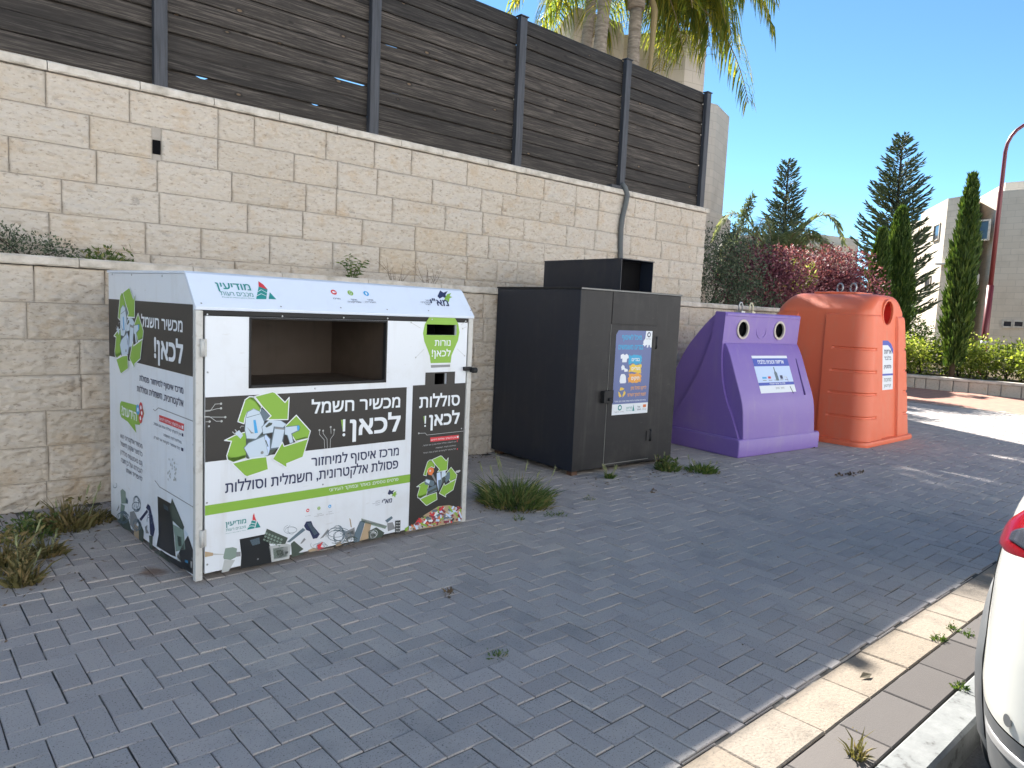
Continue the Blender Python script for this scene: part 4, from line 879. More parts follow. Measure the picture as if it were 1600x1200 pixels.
ptext('בגדים נקיים ושלמים יש להניח בשקית סגורה בתוך המיכל', .06, .93, .848, .016, I_WHITE, bold=.006)
c = P_(.905, .045); pa.circle(*c, .026, I_NAVY, 3); pa.circle(*c, .014, I_WHITE, 4); ptext('בגדים', .84, .96, .105, .016, I_GREY, bold=.0)
c = P_(.21, .915); pa.circle(*c, .028, I_TEAL, 3); pa.circle(*c, .015, I_WHITE, 4); ptext('מרכז איסוף', .07, .33, .972, .013, I_GREY, bold=0)
ptext('מודיעין', .39, .55, .935, .022, I_TEAL, bold=.01); ptext('מכבים רעות', .39, .55, .962, .012, I_TEAL, bold=0); pa.poly(PP([(.56, .965), (.585, .885), (.62, .965)]), I_TEAL, 3)
ptext('מא"י', .70, .78, .93, .018, I_NAVY, bold=.01); ptext('מיחזור', .69, .80, .962, .018, I_NAVY, bold=.01)
pa.poly(PP([(.86, .895), (.95, .895), (.95, .93), (.86, .93)]), I_ORANGE, 3); ptext('קהילה', .84, .96, .965, .018, I_GREY, bold=0)
pa.build('poster', kc)

# ================================================================ PURPLE GLASS BIN
def smooth_path(P, n=4):
    out = []
    for i in range(len(P) - 1):
        p0, p1, p2, p3 = (Vector(P[max(i - 1, 0)]), Vector(P[i]), Vector(P[i + 1]), Vector(P[min(i + 2, len(P) - 1)]))
        for k in range(n):
            t = k / n; out.append(tuple(.5 * ((2 * p1) + (p2 - p0) * t + (2 * p0 - 5 * p1 + 4 * p2 - p3) * t * t + (3 * p1 - p0 - 3 * p2 + p3) * t ** 3)))
    return out + [tuple(P[-1])]
def sharp(o, deg=32):
    o.data.shade_smooth(); o.data.set_sharp_from_angle(angle=R(deg)); return o
def cut(o, cutter_bm):
    me = bpy.data.meshes.new('cutter'); bmesh.ops.recalc_face_normals(cutter_bm, faces=cutter_bm.faces); cutter_bm.to_mesh(me); cutter_bm.free()
    c = bpy.data.objects.new('cutter', me); COL.objects.link(c); c.parent = o.parent
    md = o.modifiers.new('cut', 'BOOLEAN'); md.object = c; md.operation = 'DIFFERENCE'; md.solver = 'EXACT'
    bpy.context.view_layer.update()
    new = bpy.data.meshes.new_from_object(o.evaluated_get(bpy.context.evaluated_depsgraph_get()))
    o.modifiers.clear(); o.data = new; bpy.data.objects.remove(c); bpy.data.meshes.remove(me); return o
pb = thing('glass_bin', 'purple plastic glass recycling bin with two round holes', 'recycling bin', (7.095, 4.147, 0), R(-5))
MP = Matrix.Translation(pb.location) @ Matrix.Rotation(R(-5), 4, 'Z')
front = smooth_path([(.05, .19), (.155, .423), (.245, .594), (.318, .80), (.352, 1.027), (.357, 1.18), (.352, 1.33), (.338, 1.575)])
crease = smooth_path([(.48, 1.585), (.505, 1.355), (.57, 1.12), (.70, .82), (.88, .51), (1.0, .36), (1.16, .19)])
silh = smooth_path([(.49, 1.588), (.62, 1.475), (.75, 1.336), (.90, 1.15), (1.04, .888), (1.2, .55), (1.34, .19)])
bm = BM(); prism(bm, front + [(.352, 1.592), (.47, 1.594)] + crease, .03, 1.50); body = obj('body', bm, M_PURPLE, pb)
bm = BM()
for u in (.37, 1.085): tube(bm, [(u, .1, 1.403), (u, .40, 1.403)], .092, 28)
cut(body, bm); sharp(body, 28)
bm = BM(); prism(bm, crease[::-1][:-1] + [(.475, 1.580)] + silh, .075, 1.455); sharp(obj('rear_body', bm, M_PURPLE, pb, bevel=.012), 40)
bul = [(.012, .19), (.030, .40), (.040, .50), (.058, .59), (.088, .68), (.262, 1.11), (.300, 1.185), (.338, 1.245)]
bm = BM(); prism(bm, bul + [(.36, 1.24)] + [p for p in front if p[1] < 1.2][::-1], .062, 1.475); sharp(obj('front_panel', bm, M_PURPLE, pb, bevel=.008), 30)
bm = BM()
prism(bm, [(-.0, .0), (-.002, .175), (.014, .205), (1.385, .205), (1.4, .175), (1.4, 0)], -.022, 1.575); sharp(obj('skirt', bm, M_PURPLE, pb, bevel=.012), 40)
bm = BM(); box(bm, .045, 1.485, .330, .3515, 1.548, 1.578); obj('top_rim', bm, M_PURPLE, pb, bevel=.006)
for u in (.37, 1.085):
    bm = BM(); ring(bm, (u, .358, 1.403), (0, -1, 0), .088, .112, .022); sharp(obj('hole_ring', bm, M_RIM, pb), 40)
    bm = BM(); tube(bm, [(u, .352, 1.403), (u, .41, 1.403)], .0885, 28, caps=False); disc(bm, (u, .398, 1.403), (0, -1, 0), .0885); obj('hole_liner', bm, M_DARK, pb, recalc=False)
bm = BM(); ring(bm, (.73, .356, 1.395), (0, -1, 0), .088, .096, .010, 32)
for k in range(3):
    a = math.pi / 2 + k * math.tau / 3; c = Vector((.73 + .032 * math.cos(a), .347, 1.395 + .032 * math.sin(a))); d = Vector((-math.sin(a), 0, math.cos(a))); n = Vector((math.cos(a), 0, math.sin(a)))
    bm.faces.new([bm.verts.new(c + d * s + n * t) for s, t in ((-.03, -.008), (.015, -.008), (.02, -.02), (.042, 0), (.02, .02), (.015, .008), (-.03, .008))])
obj('embossed_emblem', bm, M_PURPLE, pb)
for u, mt in ((.40, M_GALV), (.60, mat('cream_strap', (.60, .55, .38), .7))):
    bm = BM(); box(bm, u - .03, u + .03, .38, .46, 1.592, 1.612); tube(bm, [(u - .03, .42, 1.61), (u - .03, .42, 1.68), (u - .012, .42, 1.71), (u + .012, .42, 1.71), (u + .03, .42, 1.68), (u + .03, .42, 1.61)], .009, 8); obj('lifting_loop', bm, mt, pb)
qd = Vector((0, .174, .43)).normalized(); q0 = Vector((0, .088, .68))
qa = Art(q0, (1, 0, 0), qd, MP); ZQ = zoomed(1160, 540, 13.33)
Q4 = [qa.px(*ZQ(*p)) for p in ((180, 212), (928, 212), (1108, 965), (390, 992))]
s0, s1 = (Q4[0][0] + Q4[3][0]) / 2, (Q4[1][0] + Q4[2][0]) / 2; t0, t1 = (Q4[2][1] + Q4[3][1]) / 2, (Q4[0][1] + Q4[1][1]) / 2
def QP(s, t): return (s0 + s * (s1 - s0), t1 - t * (t1 - t0))
def qrect(a, b, c, d, mt, L): p = QP(a, c); q = QP(b, d); qa.rect(p[0], q[0], q[1], p[1], mt, L)
qrect(0, 1, 0, 1, I_WHITE, 0); qrect(0, 1, .07, .285, I_RBLUE, 1); qrect(0, 1, .29, .715, I_LBLUE, 1); qrect(0, 1, .72, .80, I_RBLUE, 1)
def qtext(s, a, b, t, h, mt, **kw): p = QP(a, t); q = QP(b, t); qa.text(s, p[0], q[0], p[1], h * (t1 - t0), mt, **kw)
qtext('אריזות זכוכית בלבד!', .13, .86, .215, .085, I_WHITE, bold=.03); qtext('תודה על שיתוף הפעולה', .30, .74, .775, .036, I_WHITE, bold=.02)
qa.poly([QP(*p) for p in ((.515, .31), (.545, .31), (.55, .42), (.585, .47), (.595, .68), (.515, .68), (.505, .48), (.52, .42))], I_MID, 2)
qrect(.14, .26, .57, .62, I_BLUE, 2); qrect(.30, .38, .56, .62, I_RED, 2); qrect(.645, .72, .54, .635, I_NAVY, 2); qrect(.75, .85, .56, .63, I_PALE, 2)
for a in (.14, .30, .46, .62, .76): qrect(a, a + .10, .655, .672, I_GREY, 2)
qtext('מודיעין', .44, .54, .90, .04, I_GREY, bold=.01); qtext('מיחזור', .58, .68, .90, .04, I_GREY, bold=.01)
qa.stroke([QP(.83, .60), QP(.845, .72)], .008, M_PURPLE, 3); qa.stroke([QP(.86, .86), QP(.90, 1.03)], .012, M_DARK, 3)
qa.build('sticker', pb)
bm = BM(); gq = [qa.px(*ZQ(*p)) for p in ((1110, 270), (1300, 1025))]
A_, B_ = qa.pt(gq[0][0], gq[0][1], 0), qa.pt(gq[1][0], gq[1][1], 0)
tube(bm, [A_, A_.lerp(B_, .5), B_], [.004, .010, .013], 6); obj('moulded_groove', bm, mat('deep_purple', (.075, .04, .19), .5), pb)

# ================================================================ ORANGE BIN
ob = thing('packaging_bin', 'orange plastic recycling bin with one round hole in its narrow end', 'recycling bin', (9.95, 3.66, 0))
def rrect(hx, y0, y1, r, z, n=7, off=0):
    """rounded rectangle, counter-clockwise from the middle of the -y side"""
    hx += off; y0 -= off; y1 += off; r = r + off; P = [(0, y0)]
    for cx, cy, a0 in ((hx - r, y0 + r, -90), (hx - r, y1 - r, 0), (-hx + r, y1 - r, 90), (-hx + r, y0 + r, 180)):
        for k in range(n + 1): a = R(a0 + 90 * k / n); P.append((cx + r * math.cos(a), cy + r * math.sin(a)))
    return [Vector((x, y, z)) for x, y in P]
OB = [(.065, .745, .045, 1.56), (.5, .705, .08, 1.53), (1.0, .66, .12, 1.49), (1.45, .617, .16, 1.455), (1.64, .60, .175, 1.44)]
def ob_at(z):
    for a, b in zip(OB, OB[1:]):
        if z <= b[0]: t = (z - a[0]) / (b[0] - a[0]); return tuple(a[i] + (b[i] - a[i]) * t for i in (1, 2, 3))
    return OB[-1][1:]
def loft(bm, rings, close=True):
    V = [[bm.verts.new(p) for p in rg] for rg in rings]; n = len(V[0])
    for a, b in zip(V, V[1:]):
        for k in range(n): bm.faces.new((a[k], a[(k + 1) % n], b[(k + 1) % n], b[k]))
    if close: bm.faces.new(V[0][::-1]); bm.faces.new(V[-1])
bm = BM()
rings = [rrect(*ob_at(z), .16, z) for z in (.065, .3, .6, .9, 1.2, 1.45, 1.60)]
for z, hx, y0, y1, r in ((1.66, .602, .176, 1.44, .17), (1.69, .598, .178, 1.435, .17), (1.725, .575, .182, 1.425, .17), (1.77, .525, .186, 1.41, .16), (1.82, .46, .192, 1.39, .15), (1.865, .39, .202, 1.365, .14), (1.895, .33, .220, 1.34, .14), (1.912, .27, .25, 1.30, .13), (1.918, .20, .30, 1.25, .1)):
    rings.append(rrect(hx, y0, y1, r, z))
loft(bm, rings); hump = obj('body', bm, M_ORANGE, ob)
bm = BM(); tube(bm, [(-.03, 0, 1.685), (-.03, .42, 1.685)], .158, 36); cut(hump, bm); sharp(hump, 30)
bm = BM(); ring(bm, (-.03, .20, 1.685), (0, -1, 0), .150, .178, .035, 36); sharp(obj('hole_ring', bm, M_ORANGE, ob, bevel=.006), 40)
bm = BM(); tube(bm, [(-.03, .175, 1.685), (-.03, .43, 1.685)], .152, 36, caps=False); disc(bm, (-.03, .415, 1.685), (0, -1, 0), .152, 36); obj('hole_liner', bm, M_REDIN, ob, recalc=False)
bm = BM(); rr = [rrect(.83, -.01, 1.60, .17, 0), rrect(.835, -.015, 1.605, .17, .03), rrect(.825, -.005, 1.595, .17, .058), rrect(.76, .03, 1.57, .16, .072)]; loft(bm, rr); sharp(obj('base_flange', bm, M_ORANGE, ob), 40)
def corner_panel(sx, sy):
    bm = BM(); zs = [.068, .12]
    g = [.355, .65, .93, 1.215]
    offs = {.068: .03, .12: .03}
    for z in g:
        for dz, o in ((-.030, .030), (-.020, .030), (-.012, .016), (.006, .014), (.022, .030)): zs.append(z + dz); offs[z + dz] = o
    for z, o in ((1.5, .03), (1.60, .028), (1.635, .020), (1.648, .004)): zs.append(z); offs[z] = o
    rows = []
    for z in sorted(zs):
        hx, y0, y1 = ob_at(z); r = .16; o = offs[z]; P = []; yc = (y0 + y1) / 2
        depth = .60 - .06 * (z / 1.6) if sy < 0 else .42 - .04 * z
        yb = y0 if sy < 0 else y1; s = -sy
        side_end = yb + s * depth
        ob_ = o if z > 1.45 else .03
        pts = [(hx - .0, side_end), (hx + ob_, side_end - s * .012), (hx + ob_, side_end - s * .11), (hx + o, side_end - s * .14), (hx + o, yb + s * (r + .05))]
        for k in range(9):
            a = R(90 * k / 8); pts.append((hx - r + (r + o) * math.cos(a), yb + s * r - s * (r + o) * math.sin(a)))
        pts += [(.44, yb - s * o), (.42, yb - s * ob_), (.255, yb - s * ob_), (.24, yb)]
        rows.append([bm.verts.new((sx * x, y, z)) for x, y in pts])
    for a, b in zip(rows, rows[1:]):
        for k in range(len(a) - 1): bm.faces.new((a[k], a[k + 1], b[k + 1], b[k]))
    bm.faces.new(rows[-1]); bm.faces.new(rows[0])
    return sharp(obj('corner_panel', bm, M_ORANGE, ob), 26)
for sx in (-1, 1):
    for sy in (-1, 1): corner_panel(sx, sy)
bm = BM(); loft(bm, [rrect(.24, .48, 1.10, .06, 1.917), rrect(.24, .48, 1.10, .06, 1.94), rrect(.23, .49, 1.09, .06, 1.945)]); sharp(obj('top_plate', bm, M_ORANGE, ob), 40)
for y in (.66, .84):
    bm = BM(); tube(bm, [(.018 * math.cos(k * math.tau / 14), y + .048 * math.cos(k * math.tau / 14), 2.005 + .062 * math.sin(k * math.tau / 14)) for k in range(15)], .011, 8); tube(bm, [(0, y, 1.94), (0, y, 1.95)], .03, 10); obj('lifting_ring', bm, M_GALV, ob)
oa_o = Vector((0, ob_at(1.0)[1] - .0015, 1.0)); od = Vector((0, ob_at(1.4)[1] - ob_at(.6)[1], .8))
oa = Art(oa_o, (1, 0, 0), od, Matrix.Translation(ob.location))
def orect(x0, x1, z0, z1, mt, L=0): oa.rect(x0, x1, z0 - 1, z1 - 1, mt, L)
oa.poly([(-.20, -.31), (.15, -.31), (.15, .22), (.08, .29), (-.02, .33), (-.20, .33)], I_WHITE); oa.poly([(-.20, .27), (-.02, .27), (.06, .23), (.15, .15), (.15, .22), (.08, .29), (-.02, .33), (-.20, .33)], I_RBLUE, 1)
orect(-.20, .15, .875, .90, I_RBLUE, 1)
for t, s, h in ((1.16, 'אריזות', .05), (1.08, 'בלבד', .04), (.97, 'פלסטיק', .04), (.80, 'מתכת', .04), (.73, 'קרטון', .03)): oa.text(s, -.14, .09, t - 1, h, I_NAVY if t > .9 else I_GREY, bold=.02)
oa.build('sticker', ob)

# ================================================================ PARKED CAR (rear corner in view)
M_CARW = mat('cream_white_car_paint', (.58, .575, .53), .25)
MATS['cream_white_car_paint'].node_tree.nodes['Principled BSDF'].inputs['Coat Weight'].default_value = .6
M_PLAST = paint('grey_bumper_plastic', (.085, .09, .095), .55, (.16, .15, .14), .4, 5)
M_TYRE = mat('tyre_rubber', (.018, .018, .019), .85); M_REDL = mat('red_lens', (.20, .004, .008), .15); M_CLEAR = mat('reversing_lens', (.05, .055, .07), .1, .2)
CX, CY, CA, CB = 4.45, -.185, 2.15, .90
car = thing('parked_car', 'cream white car parked against the kerb, only its rear corner with red tail light showing', 'car', (CX, CY, -.13))
def outline(a, b, s, n=5.0):
    c, q = math.cos(s), math.sin(s); return (a * math.copysign(abs(c) ** (2 / n), c), b * math.copysign(abs(q) ** (2 / n), q))
PROF = [(.18, .94, .90), (.28, .985, .965), (.40, .995, .985), (.52, 1.0, 1.0), (.70, 1.0, 1.0), (.85, .998, .996), (.95, .990, .985), (1.05, .975, .965), (1.12, .957, .94), (1.17, .935, .905), (1.20, .90, .86)]
def prof(h):
    for p, q in zip(PROF, PROF[1:]):
        if h <= q[0]: t = (h - p[0]) / (q[0] - p[0]); return (p[1] + (q[1] - p[1]) * t, p[2] + (q[2] - p[2]) * t)
    return PROF[-1][1:]
def shell_pt(s, h, off=0):
    ka, kb = prof(h); x, y = outline(CA * ka, CB * kb, s)
    if off:
        x2, y2 = outline(CA * ka, CB * kb, s + 1e-3); t = Vector((x2 - x, y2 - y, 0)).normalized(); x += t.y * off; y -= t.x * off
    return Vector((x, y, h))
WX = (-1.28, 1.32); WRAD = .335
def car_shell(name, hs, mt, skip_wheels=True, n=400):
    bm = BM(); V = [[bm.verts.new(shell_pt(k * math.tau / n, h)) for k in range(n)] for h in hs]
    for a, b in zip(V, V[1:]):
        for k in range(n):
            q = (a[k], a[(k + 1) % n], b[(k + 1) % n], b[k]); c = sum((v.co for v in q), Vector()) / 4
            if abs(c.y) > .6 and any((c.x - w) ** 2 + (c.z - WRAD) ** 2 < .395 ** 2 for w in WX): continue
            bm.faces.new(q).smooth = True
    return bm, V
bm, V = car_shell('body', [.48 + .02 * k for k in range(37)], M_CARW); bm.faces.new(V[-1]); obj('body', bm, M_CARW, car)
bm, V = car_shell('bumper', [.18 + .02 * k for k in range(15)] + [.4745], M_PLAST); obj('bumper', bm, M_PLAST, car)
bm = BM(); 
def gh(h, a, b, x): return [Vector((x + p[0], p[1], h)) for p in (outline(a, b, k * math.tau / 64, 4) for k in range(64))]
loft(bm, [gh(1.19, 1.52, .74, -.28), gh(1.40, 1.36, .665, -.26), gh(1.56, 1.16, .58, -.24)]); sharp(obj('window_band', bm, M_GLASS, car), 60)
bm = BM(); loft(bm, [gh(1.561, 1.17, .585, -.24), gh(1.60, 1.10, .55, -.24), gh(1.62, .9, .45, -.24)]); sharp(obj('roof', bm, M_CARW, car), 60)
def car_patch(s0, s1, hl, hu, off, ns=24, nh=8):
    bm = BM(); V = []
    for i in range(ns + 1):
        t = i / ns; s = s0 + (s1 - s0) * t; lo, hi = hl(t), hu(t)
        V.append([bm.verts.new(shell_pt(s, lo + (hi - lo) * k / nh, off if 0 < k < nh and 0 < i < ns else .001)) for k in range(nh + 1)])
    for a, b in zip(V, V[1:]):
        for k in range(nh): bm.faces.new((a[k], b[k], b[k + 1], a[k + 1])).smooth = True
    return bm
def s_of(side, x):       # outline parameter on the kerb-side rear quarter for local x
    lo, hi = math.pi / 2, math.pi
    for _ in range(40):
        m_ = (lo + hi) / 2
        if outline(CA, CB, m_)[0] > x: lo = m_
        else: hi = m_
    return lo
for sgn in (1, -1):
    sA, sB = s_of(1, -1.62), math.pi - .10
    if sgn < 0: sA, sB = -sA, -sB
    tl = obj('tail_light', car_patch(sA, sB, lambda t: .925 + .055 * min(1, t * 2.2), lambda t: .955 + .20 * min(1, t * 2.4) ** .8, .012), M_REDL, car)
    a_, b_ = sA + (sB - sA) * .30, sA + (sB - sA) * .62
    obj('reversing_lamp', car_patch(a_, b_, lambda t: 1.0 + .008 * t, lambda t: 1.012 + .05 * math.sin(math.pi * min(1, t * 1.1 + .08)) , .018), M_CLEAR, tl)
bm = BM(); sv = s_of(1, -1.70); tube(bm, [shell_pt(sv - .012 * (h_ - .48), h_, .0006) for h_ in (.48, .56, .64, .72, .80, .88, .94)], .003, 5); obj('panel_gap', bm, M_DARK, car)
bm = car_patch(s_of(1, -1.86), math.pi + .9, lambda t: .40, lambda t: .43, .006); obj('bumper_strip', bm, mat('bright_trim', (.5, .5, .5), .3, .6), car)
bm = BM(); disc(bm, shell_pt(s_of(1, -2.03), .52, .004), shell_pt(s_of(1, -2.03), .52, 1) - shell_pt(s_of(1, -2.03), .52), .018, 16); obj('parking_sensor', bm, M_PLAST, car)
for w in WX:
    for sgn in (1, -1):
        wh = bpy.data.objects.new('wheel', None); COL.objects.link(wh); wh.parent = car; wh.location = (w, sgn * .745, WRAD)
        bm = BM(); prof_t = [(.215, -.1), (.30, -.112), (.325, -.095), (WRAD, -.06), (WRAD, .06), (.325, .095), (.30, .112), (.215, .1)]
        Vt = [[bm.verts.new((r * math.cos(k * math.tau / 40), y, r * math.sin(k * math.tau / 40))) for r, y in prof_t] for k in range(40)]
        for k in range(40):
            for i in range(len(prof_t) - 1): bm.faces.new((Vt[k][i], Vt[k][i + 1], Vt[(k + 1) % 40][i + 1], Vt[(k + 1) % 40][i]))
        sharp(obj('tyre', bm, M_TYRE, wh), 40)
        bm = BM(); ring(bm, (0, sgn * .06, 0), (0, sgn, 0), .19, .216, .03, 32)
        for k in range(5):
            a = k * math.tau / 5; d = Vector((math.cos(a), 0, math.sin(a))); n_ = Vector((-math.sin(a), 0, math.cos(a)))
            bm.faces.new([bm.verts.new(d * r + n_ * t + Vector((0, sgn * .075, 0))) for r, t in ((.02, -.03), (.2, -.035), (.2, .035), (.02, .03))])
        disc(bm, (0, sgn * .03, 0), (0, sgn, 0), .2); obj('rim', bm, M_GALV, wh)
        bm = BM(); nA = 30; rows = []
        for k in range(nA + 1):
            a = R(-28 + 236 * k / nA); row = []
            for r, dy in ((.372, -.03), (.378, .022), (.43, .028), (.452, .006)):
                x, z = w + r * math.cos(a), WRAD + r * math.sin(a); ka, kb = prof(max(.2, min(1.15, z)))
                yy = CB * kb * max(0, 1 - min(1, abs(x / (CA * ka))) ** 5) ** .2; row.append(bm.verts.new((x, sgn * (yy + dy), z)))
            rows.append(row)
        for a, b in zip(rows, rows[1:]):
            for i in range(3): bm.faces.new((a[i], a[i + 1], b[i + 1], b[i]))
        sharp(obj('wheel_arch', bm, M_PLAST, car), 50)
        bm = BM(); tube(bm, [(w, sgn * .45, WRAD), (w, sgn * .80, WRAD)], .40, 28, caps=False); disc(bm, (w, sgn * .46, WRAD), (0, 1, 0), .4); obj('wheel_well', bm, M_DARK, car, recalc=False)
bm = BM(); loft(bm, [[Vector((x * .9, y * .8, h)) for x, y in (outline(CA, CB, k * math.tau / 40) for k in range(40))] for h in (.17, .2)]); obj('underbody', bm, M_DARK, car)

# ================================================================ PLANTS
def rand_dir(r):
    z = r.uniform(-1, 1); a = r.uniform(0, math.tau); q = math.sqrt(1 - z * z); return Vector((q * math.cos(a), q * math.sin(a), z))
def leaf(bm, p, d, l, w, r):
    d = d.normalized(); n = d.orthogonal().normalized(); n = Matrix.Rotation(r.uniform(0, math.tau), 3, d) @ n; s = d.cross(n)
    v = [bm.verts.new(q) for q in (p, p + d * l * .5 + s * w * .5 + n * l * .06, p + d * l, p + d * l * .5 - s * w * .5 + n * l * .06)]
    bm.faces.new(v)
def cloud(bm, c, rad, n, l, w, r, up=.2, shell=.55, lump=.35, freq=1.6):
    c = Vector(c); rad = Vector(rad)
    for _ in range(n):
        d = rand_dir(r); k = 1 + lump * noise.noise(d * freq + c) * 1.6
        t = (shell + (1 - shell) * r.random()) * k if r.random() < .8 else r.random() * k
        p = c + Vector((d.x * rad.x, d.y * rad.y, d.z * rad.z)) * t
        leaf(bm, p, d * .6 + rand_dir(r) * .9 + Vector((0, 0, up)), l * r.uniform(.6, 1.25), w * r.uniform(.7, 1.2), r)
def branches(bm, base, tips, r0, r, seg=6):
    for t in tips:
        b = Vector(base); t = Vector(t); m_ = b.lerp(t, .5) + rand_dir(r) * (t - b).length * .08
        tube(bm, [b, m_, t], [r0, r0 * .65, r0 * .2], seg)
def bush(name, label, c, blobs, n, l, w, mt, seed, group=None, cat='shrub', stem_h=None, r0=.035, **kw):
    r = random.Random(seed); c = Vector(c); t = thing(name, label, cat, c, 0, group)
    bm = BM()
    tot = sum(b[3] * b[4] for b in blobs)
    for x, y, z, rx, rz in blobs: cloud(bm, (x, y, z), (rx, rx, rz), int(n * rx * rz / tot), l, w, r, **kw)
    obj('foliage', bm, mt, t, recalc=False)
    bm = BM(); branches(bm, (0, 0, 0), [(b[0], b[1], b[2] + b[4] * .2) for b in blobs for _ in (0,)], r0, r); obj('stem', bm, M_TWIG, t)
    return t
def frond(bm, stem, o, az, L, rise, droop, nl, ll, lw, r, hang=.6):
    """arching pinnate leaf; leaflets hang from the rachis"""
    h = Vector((math.cos(az), math.sin(az), 0)); P = []
    for i in range(15):
        t = i / 14; P.append(o + h * (L * (t - .18 * t ** 3)) + Vector((0, 0, rise * math.sin(min(1, t * 1.1) * math.pi * .55) * L - droop * L * t ** 2.3)))
    tube(stem, P, [.022 * (1 - .85 * i / 14) + .003 for i in range(15)], 5)
    s = Vector((-h.y, h.x, 0))
    for k in range(nl):
        t = .1 + .9 * k / nl; f = t * 14; i = min(13, int(f)); p = P[i].lerp(P[i + 1], f - i); fw = (P[i + 1] - P[i]).normalized()
        for sg in (-1, 1):
            l = ll * (.55 + .9 * math.sin(math.pi * min(1, t * .9 + .08))) * r.uniform(.8, 1.15)
            d = (s * sg * r.uniform(.5, 1.0) + fw * .55 + Vector((0, 0, r.uniform(-.3, .35)))).normalized(); m_ = p + d * l * .45; e = m_ + (d * (1 - hang) + Vector((0, 0, -hang))).normalized() * l * .6
            n = d.cross(Vector((0, 0, 1))).normalized() * lw * .5; n2 = rand_dir(r) * lw * .12
            a = [bm.verts.new(q) for q in (p - n * .5, p + n * .5, m_ + n + n2, m_ - n + n2, e)]
            bm.faces.new((a[0], a[1], a[2], a[3])); bm.faces.new((a[3], a[2], a[4]))
def feather_palm(name, label, base, top, r0, fronds, L, ll, lw, mt, seed, group=None, cat='palm tree', hang=.65, droop=.5, rise=.32, dead=False, extra=()):
    r = random.Random(seed); base = Vector(base); top = Vector(top) - base; t = thing(name, label, cat, base, 0, group)
    bm = BM(); n = 24; P = [top * (i / n) for i in range(n + 1)]
    tube(bm, P, [r0 * (1.12 - .25 * i / n) * (1.04 if i % 2 else .98) for i in range(n + 1)], 14)
    tube(bm, [top, top + Vector((0, 0, .25)), top + Vector((0, 0, .75))], [r0 * 1.25, r0 * 1.35, r0 * .5], 12); obj('trunk', bm, M_BARK, t)
    lf, st = BM(), BM(); o = top + Vector((0, 0, .5))
    for k in range(fronds):
        az = k * 2.399 + r.uniform(-.2, .2); q = k / fronds
        frond(lf, st, o + Vector((0, 0, .3 * (1 - q))), az, L * r.uniform(.85, 1.1), rise * (1.5 - 1.5 * q), droop * (.7 + .6 * q), 62, ll, lw, r, hang)
    for az, L_, q in extra: frond(lf, st, o + Vector((0, 0, .2)), az, L_, .38, .78, 95, ll * 1.25, lw, r, .75)
    if dead: tube(st, [o + Vector((.22, -.1, 0)), o + Vector((.34, -.2, -.5)), o + Vector((.30, -.2, -1.5)), o + Vector((.28, -.2, -1.9))], [.05, .07, .05, .01], 6)
    obj('fronds', lf, mt, t, recalc=False); obj('leaf_stalks', st, mat('dry_stalk', (.26, .20, .10), .8), t)
    return t
PG = 'feather palms behind the fence'
b1 = polar(40.15, 15.2); b2 = polar(44.6, 15.6); t2 = polar(43.3, 15.6); b3 = polar(43.4, 14.6); t3 = polar(42.4, 14.6)
feather_palm('palm_tree', 'straight feather palm behind the fence post with a drooping crown and hanging dead sheath', (b1.x, b1.y, 2.9), (b1.x, b1.y, 7.55), .135, 14, 3.1, .62, .030, L_PALM, 11, PG, dead=True, extra=[(R(-40 + 7 * k), 2.2 + .25 * (k % 3), 0) for k in range(9)])
feather_palm('palm_tree', 'thin leaning palm trunk above the fence, left of the two leaning ones', (b2.x, b2.y, 2.9), (t2.x, t2.y, 9.0), .12, 13, 2.6, .62, .030, L_PALM, 12, PG)
feather_palm('palm_tree', 'thick dark leaning palm trunk above the fence, right beside the thin leaning palm', (b3.x, b3.y, 2.9), (t3.x, t3.y, 8.1), .135, 14, 2.9, .62, .030, L_PALM, 13, PG)
b4 = polar(40.25, 16.6)  # extra palm, placed so its crown shades the pavers by the bins
feather_palm('palm_tree', 'palm added behind the straight palm trunk, its crown shading the pavers', (b4.x, b4.y, 2.9), (b4.x, b4.y, 8.4), .12, 16, 2.8, .62, .030, L_PALM, 14, PG)
